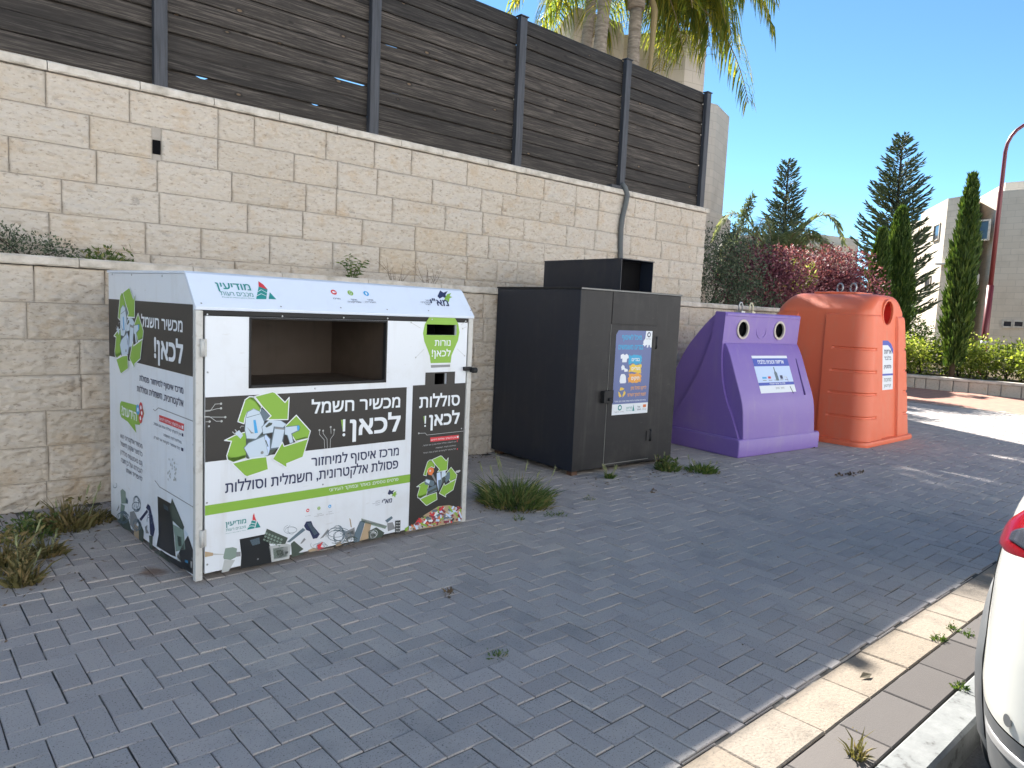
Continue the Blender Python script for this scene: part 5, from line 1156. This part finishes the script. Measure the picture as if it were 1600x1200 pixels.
# araucarias
def araucaria(label, base, H, wid, seed, z0=.06):
    r = random.Random(seed); t = thing('araucaria_tree', label, 'conifer', base, 0, 'layered araucarias in the distance')
    bm = BM(); lean = Vector((r.uniform(-.2, .2), r.uniform(-.2, .2), 0))
    tube(bm, [Vector((0, 0, H * i / 10)) + lean * (i / 10) for i in range(11)], [.16 * (1 - .93 * i / 10) + .012 for i in range(11)], 8)
    lf = BM(); z = H * z0; k = 0
    while z < H * .985:
        q = z / H; Lb = wid * ((1 - q) ** .75) * (.85 if q < .12 else 1) + .12; nb = 7 if q < .8 else 5
        for b in range(nb):
            if r.random() < .08: continue
            az = b * math.tau / nb + k * .5 + r.uniform(-.25, .25); L = Lb * r.uniform(.72, 1.12); h = Vector((math.cos(az), math.sin(az), 0)); s = Vector((-h.y, h.x, 0))
            tilt = .05 + .55 * q; o = Vector((0, 0, z + r.uniform(-.08, .08))) + lean * q; P = [o + h * L * u + Vector((0, 0, L * (tilt * u - .22 * u + .42 * u * u))) for u in (0, .35, .7, 1)]
            tube(bm, P, [.03 * (1 - q * .6), .02, .014, .006], 4)
            nsub = max(4, int(L / .105))
            for j in range(nsub):
                u = .22 + .78 * (j + 1) / nsub; f = u * 3; i = min(2, int(f * .999)); ux = (u - (0, .35, .7)[i if u < .7 else 2]) ; p = o + h * L * u + Vector((0, 0, L * (tilt * u - .22 * u + .42 * u * u)))
                for sg in (-1, 1):
                    ll = (.17 + .30 * (1 - abs(u - .55))) * (.5 + .5 * min(1, L)) * r.uniform(.75, 1.2); d = (s * sg * r.uniform(.3, .9) + h * .75 + Vector((0, 0, r.uniform(.1, .5)))).normalized()
                    w = .038; a = d.orthogonal().normalized(); c = d.cross(a); m_ = p + d * ll * .55 + Vector((0, 0, .02)); e = p + d * ll + Vector((0, 0, ll * .18))
                    rg = [lf.verts.new(m_ + (a * math.cos(g) + c * math.sin(g)) * w) for g in (0, 2.09, 4.19)]; v0 = lf.verts.new(p); v1 = lf.verts.new(e)
                    for g in range(3): lf.faces.new((v0, rg[g], rg[(g + 1) % 3])); lf.faces.new((rg[g], v1, rg[(g + 1) % 3]))
        z += max(.17, .034 * H * (1 - .4 * q)); k += 1
    obj('trunk', bm, M_TWIG, t); obj('foliage', lf, L_ARAU, t, recalc=False); return t
a1 = polar(28.3, 40); araucaria('smaller dense araucaria above the red shrubs, left of the other one', (a1.x, a1.y, 0), 9.75, 1.75, 21, .25)
a2 = polar(21.1, 34); araucaria('taller open araucaria with layered branches left of the pale building', (a2.x, a2.y, 0), 9.3, 2.05, 24, .2)
# cypresses
def cypress(label, base, H, w, seed, n):
    r = random.Random(seed); t = thing('cypress_tree', label, 'cypress', base, 0, 'columnar cypresses')
    bm = BM(); tube(bm, [(0, 0, 0), (0, 0, H * .5), (0, 0, H * .93)], [.07, .05, .012], 8); obj('trunk', bm, M_TWIG, t)
    lf = BM()
    for _ in range(n):
        q = r.random() ** .85; z = H * (.05 + .95 * q); a = r.uniform(0, math.tau)
        R0 = w * (min(1, .5 + q * 2.2) * (1 - q ** 3.2) ** .9 + .04); lumpy = 1 + .38 * noise.noise(Vector((math.cos(a) * 1.2, math.sin(a) * 1.2, z * 1.1)) + Vector((seed, 0, 0))) + .25 * noise.noise(Vector((math.cos(a) * 3, math.sin(a) * 3, z * 3.3)))
        rad = R0 * lumpy * (r.uniform(.55, 1.0) if r.random() < .85 else r.uniform(.2, .6)); p = Vector((rad * math.cos(a), rad * math.sin(a), z))
        d = Vector((math.cos(a) * .35, math.sin(a) * .35, 1)) + rand_dir(r) * .28; leaf(lf, p, d, r.uniform(.12, .26), r.uniform(.035, .065), r)
    obj('foliage', lf, L_CYP, t, recalc=False); return t
c1 = polar(16.95, 21.6); cypress('tall single cypress column rising from the hedge in front of the pale building', (c1.x, c1.y, .3), 4.95, .31, 31, 8000)
c2 = polar(21.95, 24.5); cypress('narrow low cypress just behind the orange bin, left of the broader one', (c2.x, c2.y, .3), 4.0, .33, 32, 5000)
c3 = polar(20.85, 25.5); cypress('broad double cypress behind the orange bin and right of the narrow low one', (c3.x, c3.y, .3), 4.75, .50, 33, 9000)
# shrubs over the low wall
p = polar(33.0, 14.2); bush('olive_shrub', 'grey green bush at the corner of the tall wall', (p.x, p.y, .6), [(0, 0, 1.2, .75, 1.0), (.25, -.3, 1.9, .55, .7), (-.35, .3, 2.0, .6, .8), (.5, -.5, 1.1, .6, .7), (.35, -.1, 2.25, .35, .5)], 9000, .075, .026, L_OLIVE, 41)
p = polar(29.8, 16.2); bush('plum_shrub', 'dark red leaved shrub left of the brighter red one', (p.x, p.y, .6), [(0, 0, 1.4, .85, 1.0), (-.1, .35, 1.95, .65, .65), (.2, -.55, 1.3, .65, .8), (.5, -.3, 2.1, .5, .45)], 14000, .07, .04, L_RED, 42, 'red leaved shrubs over the low wall')
p = polar(25.1, 18.4); bush('plum_shrub', 'wide bright red leaved shrub above the orange bin', (p.x, p.y, .6), [(0, .1, 1.35, .95, 1.05), (-.2, .85, 1.2, .75, .9), (.3, -.45, 1.3, .7, .9), (.1, -.05, 2.15, .65, .6), (.2, .55, 1.8, .5, .55)], 24000, .07, .04, L_RED, 43, 'red leaved shrubs over the low wall')
p = polar(27.2, 17.6); bush('yellow_shrub', 'small yellow green plant between the two red shrubs', (p.x, p.y, .6), [(0, 0, 1.9, .3, .38)], 700, .16, .04, L_HEDGE, 44, up=.9)
p = polar(28.2, 15.2); bush('grey_shrub', 'low grey green plant on the garden edge behind the purple bin', (p.x, p.y, 1.0), [(0, 0, .55, .4, .25), (.2, -.3, .5, .3, .22)], 900, .10, .02, L_OLIVE, 45, up=.8)
p = polar(19.8, 27.0); bush('dark_shrub', 'dark shrub at the foot of the broad cypress', (p.x, p.y, .3), [(0, 0, .9, .7, .9), (.2, -.4, .6, .5, .7), (0, .3, 1.5, .5, .6)], 3500, .11, .05, L_CYP, 46)
p = polar(28.8, 24.0)
r_ = random.Random(9); dp = thing('date_palm', 'grey green date palm with arching fronds behind the red shrubs', 'palm tree', (p.x, p.y, 0))
bm = BM(); tube(bm, [(0, 0, 0), (0, 0, 1.4), (0, 0, 3.15)], [.25, .22, .2], 12); obj('trunk', bm, M_BARK, dp)
lf, st = BM(), BM()
for k in range(26): frond(lf, st, Vector((0, 0, 3.2)), k * 2.399, 2.35 * r_.uniform(.85, 1.1), .95 - .7 * k / 26, .62, 60, .38, .048, r_, .25)
obj('fronds', lf, L_DATE, dp, recalc=False); obj('leaf_stalks', st, mat('dry_stalk'), dp)
# slender leaning shoot
p0 = polar(32.1, 19.5); sp = thing('tree_shoot', 'slender dark shoot leaning right in front of the sky beside the house corner', 'young tree', (p0.x, p0.y, 0))
e_ = polar(30.85, 19.5) - polar(32.1, 19.5); bm = BM(); P = [Vector((0, 0, 0)), Vector((0, 0, 2.5)) + e_ * .02, Vector((0, 0, 3.7)) + e_ * .35, Vector((0, 0, 4.55)) + e_]
tube(bm, P, [.04, .03, .02, .006], 6); obj('stem', bm, M_TWIG, sp)
bm = BM()
for k in range(9): t = k / 8; q = P[2].lerp(P[3], t) if k > 1 else P[1].lerp(P[2], .6 + k * .2); cloud(bm, q, (.13 * (1.2 - t * .7),) * 2 + (.15,), 60, .12, .035, r_, up=.6)
obj('foliage', bm, L_ARAU, sp, recalc=False)

# weeds ------------------------------------------------------------------------------------------------
def blades(bm, n, rad, h, r, w=.008, lean=.6, center=(0, 0, 0)):
    c = Vector(center)
    for _ in range(n):
        a = r.uniform(0, math.tau); q = rad * math.sqrt(r.random()); p = c + Vector((q * math.cos(a), q * math.sin(a), 0)); hh = h * (r.uniform(.3, .95) if r.random() < .9 else r.uniform(.95, 1.35)) * (1 - .4 * q / max(rad, .01))
        d = Vector((math.cos(a), math.sin(a), 0)) * lean * (q / max(rad, .01)) + rand_dir(r) * .55; d.z = 1; d.normalize(); s = d.cross(rand_dir(r)).normalized() * w * r.uniform(.6, 1.2)
        m_ = p + d * hh * .55; e = m_ + (d + Vector((math.cos(a), math.sin(a), -.5)) * .55).normalized() * hh * .5
        v = [bm.verts.new(x) for x in (p - s, p + s, m_ + s * .8, m_ - s * .8, e)]; bm.faces.new((v[0], v[1], v[2], v[3])); bm.faces.new((v[3], v[2], v[4]))
def ears(bm, n, rad, h, r):
    for _ in range(n):
        a = r.uniform(0, math.tau); q = rad * math.sqrt(r.random()); p = Vector((q * math.cos(a), q * math.sin(a), 0)); d = Vector((math.cos(a) * .35, math.sin(a) * .35, 1)).normalized(); t = p + d * h * r.uniform(.8, 1.15)
        tube(bm, [p, p.lerp(t, .7)], .002, 3); tube(bm, [p.lerp(t, .72), p.lerp(t, .83), t], [.002, .006, .001], 5)
        for _ in range(14): leaf(bm, p.lerp(t, r.uniform(.72, 1)), d + rand_dir(r) * .5, .03, .003, r)
def weed(label, pos, n, rad, h, mt, seed, nears=0, cat='weed', name='grass_tuft', group='weeds along the wall foot', w=.008, lean=.6, dry=0, flat_leaves=0):
    r = random.Random(seed); t = thing(name, label, cat, pos, 0, group); bm = BM(); blades(bm, n, rad, h, r, w, lean)
    obj('blades', bm, mt, t, recalc=False)
    if nears: bm = BM(); ears(bm, nears, rad * .8, h * 1.15, r); obj('seed_heads', bm, mat('pale_seed', (.25, .27, .13), .8), t, recalc=False)
    if dry: bm = BM(); blades(bm, dry, rad * 1.15, h * .45, r, w, 1.6); obj('dead_blades', bm, L_DRY, t, recalc=False)
    if flat_leaves:
        bm = BM()
        for _ in range(flat_leaves): a = r.uniform(0, 6.28); q = rad * r.random(); leaf(bm, Vector((q * math.cos(a), q * math.sin(a), h * r.uniform(.1, .9))), rand_dir(r) + Vector((0, 0, .5)), min(.045, .35 * rad), min(.018, .16 * rad), r)
        obj('leaves', bm, mt, t, recalc=False)
    return t
g = ground
weed('big dark grass tuft with seed heads between the white and black containers', g(805, 785), 1000, .27, .29, L_WEED, 1, 8, dry=320, w=.0055, lean=.8)
weed('small pale sprout with round heads at the front of the black container', g(952, 747), 50, .04, .10, L_GREEN, 2, 8)
weed('bushy dark weed at the right corner of the black container', g(1042, 734), 220, .12, .13, L_WEED, 3, 3, flat_leaves=160)
weed('pale silvery weed in front of the purple bin', g(1096, 736), 240, .15, .11, L_GREEN, 4, 6, dry=80, lean=.9)
weed('dry leafy weed standing forward on the pavers at the left edge', g(36, 912), 110, .07, .21, L_DRY, 5, 2, flat_leaves=120)
weed('dry yellow weed cut by the left edge of the photo', g(6, 890), 220, .13, .24, L_DRY, 6, 2, flat_leaves=120)
weed('tall greenish grass against the wall left of the white container', g(108, 822), 260, .17, .22, L_DRY, 7, 4, flat_leaves=30)
weed('broad leaved weed at the wall foot left of the tall greenish grass', g(45, 838), 90, .16, .13, L_WEED, 8, 0, flat_leaves=140, dry=120)
weed('low dead grass in the corner beside the white container', g(150, 812), 120, .12, .11, L_DRY, 9, 0, dry=90)
weed('ragged dry weed tuft at the wall foot between its neighbours', g(70, 866), 120, .10, .13, L_DRY, 10, 3, dry=60)
SG = 'small weeds in the paving strip'
for lb, px, n, s in (('small green weed on the edge of the pale strip', (1466, 1000), 60, 20), ('tiny yellow weed on the pale strip next to the car', (1488, 984), 40, 21), ('small weed between strip and car, nearest to the bumper', (1513, 994), 30, 22), ('green weed at the kerb joint beside the car', (1500, 1076), 60, 23), ('wispy pale weed at the bottom edge on the grey strip', (1338, 1182), 60, 24)):
    weed(lb, g(*px), int(n * .7), .03, .04 if s != 24 else .11, L_GREEN if s != 24 else L_DRY, s, 0, group=SG, flat_leaves=14, w=.005)
for lb, px, s in (('small flat weed in front of the big grass tuft', (810, 812), 25), ('flat weed right of the big grass tuft', (858, 806), 26), ('tiny weed on the open pavers below the black container', (920, 780), 27), ('tiny green weed alone among the pavers in the foreground', (778, 1025), 28), ('small flat weed beside the big grass tuft, farther right', (878, 805), 29)):
    weed(lb, g(*px), 26, .05, .03, L_WEED, s, 0, group='flat weeds between pavers', flat_leaves=18, w=.004, lean=1.5)
# plants on the ledge of the low wall
LG = 'plants on the wall ledge'
def ledge(px, py): q = on_plane(px, py, Vector((0, YL + .25, 0)), Vector((0, 1, 0))); return (q.x, q.y, 1.685)
bush('ledge_shrub', 'loose grey green shrub on the ledge at the left edge', ledge(40, 392), [(-.15, 0, .13, .16, .12), (.05, .02, .11, .18, .10), (-.28, .03, .22, .10, .14), (.22, .0, .08, .12, .08)], 1500, .026, .012, L_OLIVE, 51, LG, 'plant', r0=.006)
weed('green grassy plant on the ledge above the white container', ledge(165, 400), 420, .20, .15, L_WEED, 52, 0, 'plant', 'ledge_grass', LG, flat_leaves=120, w=.007, lean=1.0)
weed('tiny grass on the ledge above the container logo', ledge(350, 415), 90, .10, .05, L_DRY, 53, 0, 'plant', 'ledge_grass', LG, w=.004, lean=1.0)
r = random.Random(54); q = ledge(551, 430); ls = thing('leafy_plant', 'leafy green upright plant on the ledge above the middle of the white container', 'plant', q, 0, LG); bm, lf = BM(), BM()
for k in range(7):
    e = Vector((r.uniform(-.13, .13), r.uniform(-.06, .06), r.uniform(.16, .26))); tube(bm, [(0, 0, 0), e * .5 + Vector((0, 0, .03)), e], [.004, .003, .0015], 4)
    for j in range(16): t = .2 + .8 * j / 15; leaf(lf, e * t + Vector((0, 0, .06 * t * (1 - t))), Vector((r.uniform(-1, 1), r.uniform(-1, 1), r.uniform(-.3, .4))), r.uniform(.035, .065), .017, r)
obj('stem', bm, mat('green_stem', (.10, .14, .04), .7), ls); obj('leaves', lf, L_GREEN, ls, recalc=False)
for lb, px in (('bare dry twigs on the ledge above the right end of the white container', (672, 445)), ('thin dry stalks on the ledge right of the leafy plant', (618, 440))):
    r = random.Random(px[0]); q = ledge(*px); tw = thing('dry_twig', lb, 'plant', q, 0, LG); bm = BM()
    for k in range(9):
        e = Vector((r.uniform(-.2, .2), r.uniform(-.05, .05), r.uniform(.1, .26))); m_ = e * .5 + rand_dir(r) * .03; tube(bm, [(e.x * .2, 0, 0), m_, e], [.0022, .0017, .001], 4); tube(bm, [m_, m_ + rand_dir(r) * .06 + Vector((0, 0, .03))], [.0014, .0008], 3)
    obj('twigs', bm, mat('dry_twig_bark', (.13, .09, .06), .9), tw)
# litter on the ground
bm = BM(); r = random.Random(77)
for px in ((1312, 744), (1326, 743), (1330, 742), (1345, 740), (1268, 700), (1020, 770), (700, 930)):
    q = g(*px); cloud(bm, q + Vector((0, 0, .008)), (.03, .03, .012), 16, .03, .02, r)
for k_, (tx, ty) in enumerate(((805, 795), (1042, 738), (1096, 742), (952, 752), (108, 830), (36, 915), (70, 870), (150, 816))):
    for _ in range(45): q = g(tx, ty) + Vector((r.gauss(0, .2), r.gauss(0, .13), .004)); leaf(bm, q, Vector((r.uniform(-1, 1), r.uniform(-1, 1), .1)), r.uniform(.012, .05), r.uniform(.004, .01), r)
for _ in range(60):
    q = Vector((r.uniform(.3, 11), r.uniform(1.5, 4.6), .004)); leaf(bm, q, Vector((r.uniform(-1, 1), r.uniform(-1, 1), .05)), r.uniform(.01, .03), r.uniform(.004, .01), r)
for _ in range(420):
    q = Vector((r.uniform(.2, 4.8), YL - abs(r.gauss(0, .18)) - .03, .004)); leaf(bm, q, Vector((r.uniform(-1, 1), r.uniform(-1, 1), .15)), r.uniform(.02, .06), r.uniform(.004, .012), r)
tag(obj('leaf_litter', bm, mat('brown_litter', (.12, .08, .045), .9), recalc=False), 'scattered brown bits and dead leaves on the pavers', 'litter', kind='stuff')
q = g(1343, 1061); bm = BM(); leaf(bm, Vector((0, 0, .006)), Vector((1, -.3, .05)), .075, .035, r); tag(obj('fallen_leaf', bm, mat('dead_leaf', (.06, .05, .03), .9), recalc=False), 'dark fallen leaf lying on the pale paving strip', 'leaf').location = q

# ================================================================ FAR SIDE: PLANTER, HEDGE, LAMP, HOUSES
pw = thing('planter_wall', 'low grey stone planter wall along the far red pavement', 'wall', (20.1, 6, 0))
PA, PB_ = Vector((19.62, 10.5, 0)), Vector((20.75, 2.0, 0)); dv = (PB_ - PA).normalized(); nv = Vector((-dv.y, dv.x, 0))
if nv.x > 0: nv = -nv
bm = BM(); s = 0; LT = (PB_ - PA).length; r = random.Random(8)
while s < LT:
    L = r.uniform(.24, .42); a = PA + dv * (s + .012); b = PA + dv * min(LT, s + L - .012); o = r.uniform(-.012, .012)
    v = [bm.verts.new(x) for x in (a + nv * o + Vector((0, 0, -.1)), b + nv * o + Vector((0, 0, -.1)), b + nv * o + Vector((0, 0, .245)), a + nv * o + Vector((0, 0, .245)))]
    w_ = [bm.verts.new(x.co - nv * .1) for x in v]
    bm.faces.new(v)
    for i in range(4): bm.faces.new((v[i], v[(i + 1) % 4], w_[(i + 1) % 4], w_[i]))
    s += L
local(obj('stones', bm, M_STONE, pw, bevel=.012))
bm = BM(); A2, B2 = PA - nv * .02, PB_ - nv * .02
for z0, z1, d0, d1, mt in ((-.1, .24, 0, .25, 0), (.25, .315, -.06, .30, 1)):
    c4 = [A2 - nv * d0, B2 - nv * d0, B2 - nv * d1, A2 - nv * d1]; lo = [bm.verts.new(x + Vector((0, 0, z0))) for x in c4]; hi = [bm.verts.new(x + Vector((0, 0, z1))) for x in c4]
    bm.faces.new(lo).material_index = mt; bm.faces.new(hi).material_index = mt
    for i in range(4): bm.faces.new((lo[i], lo[(i + 1) % 4], hi[(i + 1) % 4], hi[i])).material_index = mt
local(obj('coping', bm, [M_MORTAR, M_CAP], pw, bevel=.01))
bm = BM(); quad(bm, [A2 - nv * .25 + Vector((0, 0, .27)), B2 - nv * .25 + Vector((0, 0, .27)), Vector((60, -2, .27)), Vector((60, 40, .27)), Vector((19, 40, .27))][0:4]); 
tag(obj('planting_bed', bm, M_SOIL), kind='structure')
r = random.Random(61); hd = thing('hedge', 'sunlit yellow green hedge growing behind the low planter wall', 'hedge', (22, 6.5, .27))
bm, st = BM(), BM(); y = 1.5
while y < 11:
    x = 21.7 + r.uniform(-.45, .7) - (y - 6) * .13 - 22; hh = r.uniform(.45, .64); cloud(bm, (x, y - 6.5, .52), (.62, .5, hh), 1000, .085, .05, r, lump=.5)
    branches(st, (x, y - 6.5, 0), [(x + r.uniform(-.3, .3), y - 6.5 + r.uniform(-.3, .3), .6) for _ in range(5)], .014, r, 4); y += .36
obj('foliage', bm, L_HEDGE, hd, recalc=False); obj('stem', st, M_TWIG, hd)
lp = polar(15.3, 24.5); lt = thing('street_lamp', 'tall maroon street lamp post with a curved arm at the right edge', 'street lamp', (lp.x, lp.y, .2))
bm = BM(); right = Vector((AX_R.x, AX_R.y, 0)).normalized(); H1 = 6.25
pts = [Vector((0, 0, -.2)), Vector((0, 0, 2.6))]; tube(bm, pts, .085, 12)
tube(bm, [Vector((0, 0, 2.6)), Vector((0, 0, H1 * .8)), Vector((0, 0, H1))] + [Vector((0, 0, H1)) + right * (.85 - .85 * math.cos(a)) + Vector((0, 0, .85 * math.sin(a))) for a in (R(15), R(30), R(45), R(60), R(75), R(90))] + [Vector((0, 0, H1 + .85)) + right * 1.3, Vector((0, 0, H1 + .80)) + right * 1.8], [.062, .055, .05] + [.046] * 6 + [.044, .04], 12)
obj('post', bm, M_LAMP, lt)
bm = BM(); hp = Vector((0, 0, H1 + .78)) + right * 2.05; tube(bm, [hp - right * .32, hp - right * .1, hp + right * .25, hp + right * .36], [.05, .11, .1, .03], 10); obj('lamp_head', bm, M_LAMP, lt)
bm = BM(); tube(bm, [Vector((0, 0, .93)), Vector((0, 0, 1.05))], .088, 12); obj('white_band', bm, M_RENDER, lt)

def block(name, parent, foot, z0, z1, mt, roof=None):
    """walls of a footprint polygon with running wall UVs, plus a flat roof"""
    bm = BM(); uv = bm.loops.layers.uv.new('UVMap'); u = 0; n = len(foot)
    for i in range(n):
        a, b = Vector(foot[i]), Vector(foot[(i + 1) % n]); L = (b - a).length
        f = bm.faces.new([bm.verts.new((*p, z)) for p, z in ((a, z0), (b, z0), (b, z1), (a, z1))])
        for lp_, t in zip(f.loops, ((u, z0), (u + L, z0), (u + L, z1), (u, z1))): lp_[uv].uv = t
        u += L
    f = bm.faces.new([bm.verts.new((*p, z1)) for p in foot]); f.material_index = 1
    return obj(name, bm, [mt, roof or M_CAP], parent, recalc=False)
def win(parent, px4, a, b, name='window'):
    """window on the wall plane through plan points a-b, traced from four pixels"""
    a, b = Vector((*a, 0)), Vector((*b, 0)); d = (b - a).normalized(); n = Vector((-d.y, d.x, 0))
    if n.dot(CAM - a) < 0: n = -n
    P = [on_plane(*p, a, n) for p in px4]; s0, s1 = min((q - a).dot(d) for q in P), max((q - a).dot(d) for q in P); z0, z1 = min(q.z for q in P), max(q.z for q in P)
    bm = BM()
    def bx(s, t, zl, zh, o0, o1, mi):
        c = [a + d * s + n * o0, a + d * t + n * o0, a + d * t + n * o1, a + d * s + n * o1]; lo = [bm.verts.new((x.x, x.y, zl)) for x in c]; hi = [bm.verts.new((x.x, x.y, zh)) for x in c]
        for q in (lo, hi): bm.faces.new(q).material_index = mi
        for i in range(4): bm.faces.new((lo[i], lo[(i + 1) % 4], hi[(i + 1) % 4], hi[i])).material_index = mi
    e = .07
    bx(s0 - e, s0, z0 - e, z1 + e, .002, .06, 1); bx(s1, s1 + e, z0 - e, z1 + e, .002, .06, 1); bx(s0, s1, z1, z1 + e, .002, .06, 1); bx(s0, s1, z0 - e, z0, .002, .09, 1); bx(s0, s1, z0, z1, .002, .012, 0)
    return obj(name, bm, [M_GLASS, M_CAP], parent)
op = thing('stone_building', 'long white rendered terrace behind the viewer, added to bounce sunlight across the street', 'building', (5, -16, 0))
local(block('wall', op, [(-45, -13), (60, -13), (60, -23), (-45, -23)], -.1, 11, mat('bounce_render', (.70, .70, .70), .9)))  # unseen terrace, added as a sunlit reflector for the shaded side
h = thing('stone_house', 'pale stone house rising above the fence behind the palms', 'house', (15, 13, 0))
def PL(az, d): q = polar(az, d); return (q.x, q.y)
hA, hB, hC, hD, hE = PL(44.7, 16.6), PL(41.2, 17.5), PL(40.9, 18.2), PL(36.3, 18), PL(34.85, 18.4)
local(block('wall', h, [PL(46.2, 18), hA, hB, hC, hD, hE, (19, 17), (13, 21)], 0, 8.16, M_HOUSE))
t = thing('stone_tower', 'pale stone tower block right of the fence end', 'house', (22.5, 15, 0))
tL, tM, tR = PL(35.4, 26.2), PL(33.75, 27), PL(32.85, 28.6)
local(block('wall', t, [tL, tM, tR, (27, 19), (24, 20)], 0, 8.95, M_HOUSE))
local(block('buttress', t, [PL(33.75, 26.99), PL(32.6, 28.3), PL(32.2, 29.5), (26.5, 17.5)], 0, 5.3, M_HOUSE))
lb = thing('low_building', 'long low pale building far behind the date palm', 'building', (52, 24, 0))
q1, q2, q3 = PL(32.2, 60), PL(26.6, 58), PL(23.4, 62)
local(block('wall', lb, [q1, q2, q3, (70, 32), (62, 42)], 0, 8.1, M_FARST, M_RENDER))
lb2 = thing('low_building', 'flat roofed pale block between the date palm and the taller araucaria', 'building', (50, 22, 0))
local(block('wall', lb2, [PL(26.6, 55), PL(23.6, 56), (58, 26), (56, 29)], 0, 7.05, M_FARST, M_RENDER))
rb = thing('stone_building', 'large pale stone building with angled faces behind the cypress at the right', 'building', (40, 8, 0))
r1, r2, r3, r4, r5, r6 = PL(20.9, 49), PL(19.75, 45.6), PL(19.70, 44.6), PL(18.2, 40), PL(16.55, 38.9), PL(16.35, 41.5)
r7, r8 = PL(15.45, 38.5), (36.6, -8)
foot = [r3, r4, r5, r6, r7, r8, (52, -8), (52, 16)]
local(block('wall', rb, foot, 0, 7.62, M_FARST, M_RENDER))
local(block('rear_wall', rb, [r1, r2, (52, 18), (52, 20)], 0, 7.35, M_FARST, M_RENDER))
local(block('parapet', rb, [PL(16.4, 45), PL(15.1, 41), (40, -7), (50, -7), (50, 14)], 7.63, 8.4, M_FARST, M_RENDER))
ZR = zoomed(1350, 160, 4)
for px4, a, b in (([(445, 775), (475, 770), (470, 850), (442, 855)], r3, r4), ([(390, 1100), (415, 1095), (412, 1175), (388, 1180)], r3, r4), ([(540, 1090), (565, 1085), (562, 1160), (540, 1165)], r3, r4), ([(700, 750), (780, 740), (775, 850), (700, 860)], r4, r5), ([(690, 1085), (710, 1085), (708, 1130), (690, 1130)], r4, r5)):
    local(win(rb, [ZR(*p) for p in px4], a, b))
ZS = zoomed(1380, 440, 4.286)
for px4 in ([(810, 268), (866, 268), (866, 298), (810, 298)], [(874, 270), (935, 270), (935, 298), (874, 298)]): local(win(rb, [ZS(*p) for p in px4], r7, r8))
d_ = (Vector(r5) - Vector(r4)).normalized(); bm = BM(); zb_ = on_plane(*ZR(620, 1005), Vector((*r4, 0)), Vector((-1, 0, 0))).z
prism(bm, [(r4[0] - .25, r4[1] + .2), (r5[0] - .25, r5[1] - .2), (r5[0] + .1, r5[1] - .2), (r4[0] + .1, r4[1] + .2)], zb_ - .07, zb_, 'z'); local(obj('ledge', bm, M_RENDER, rb))
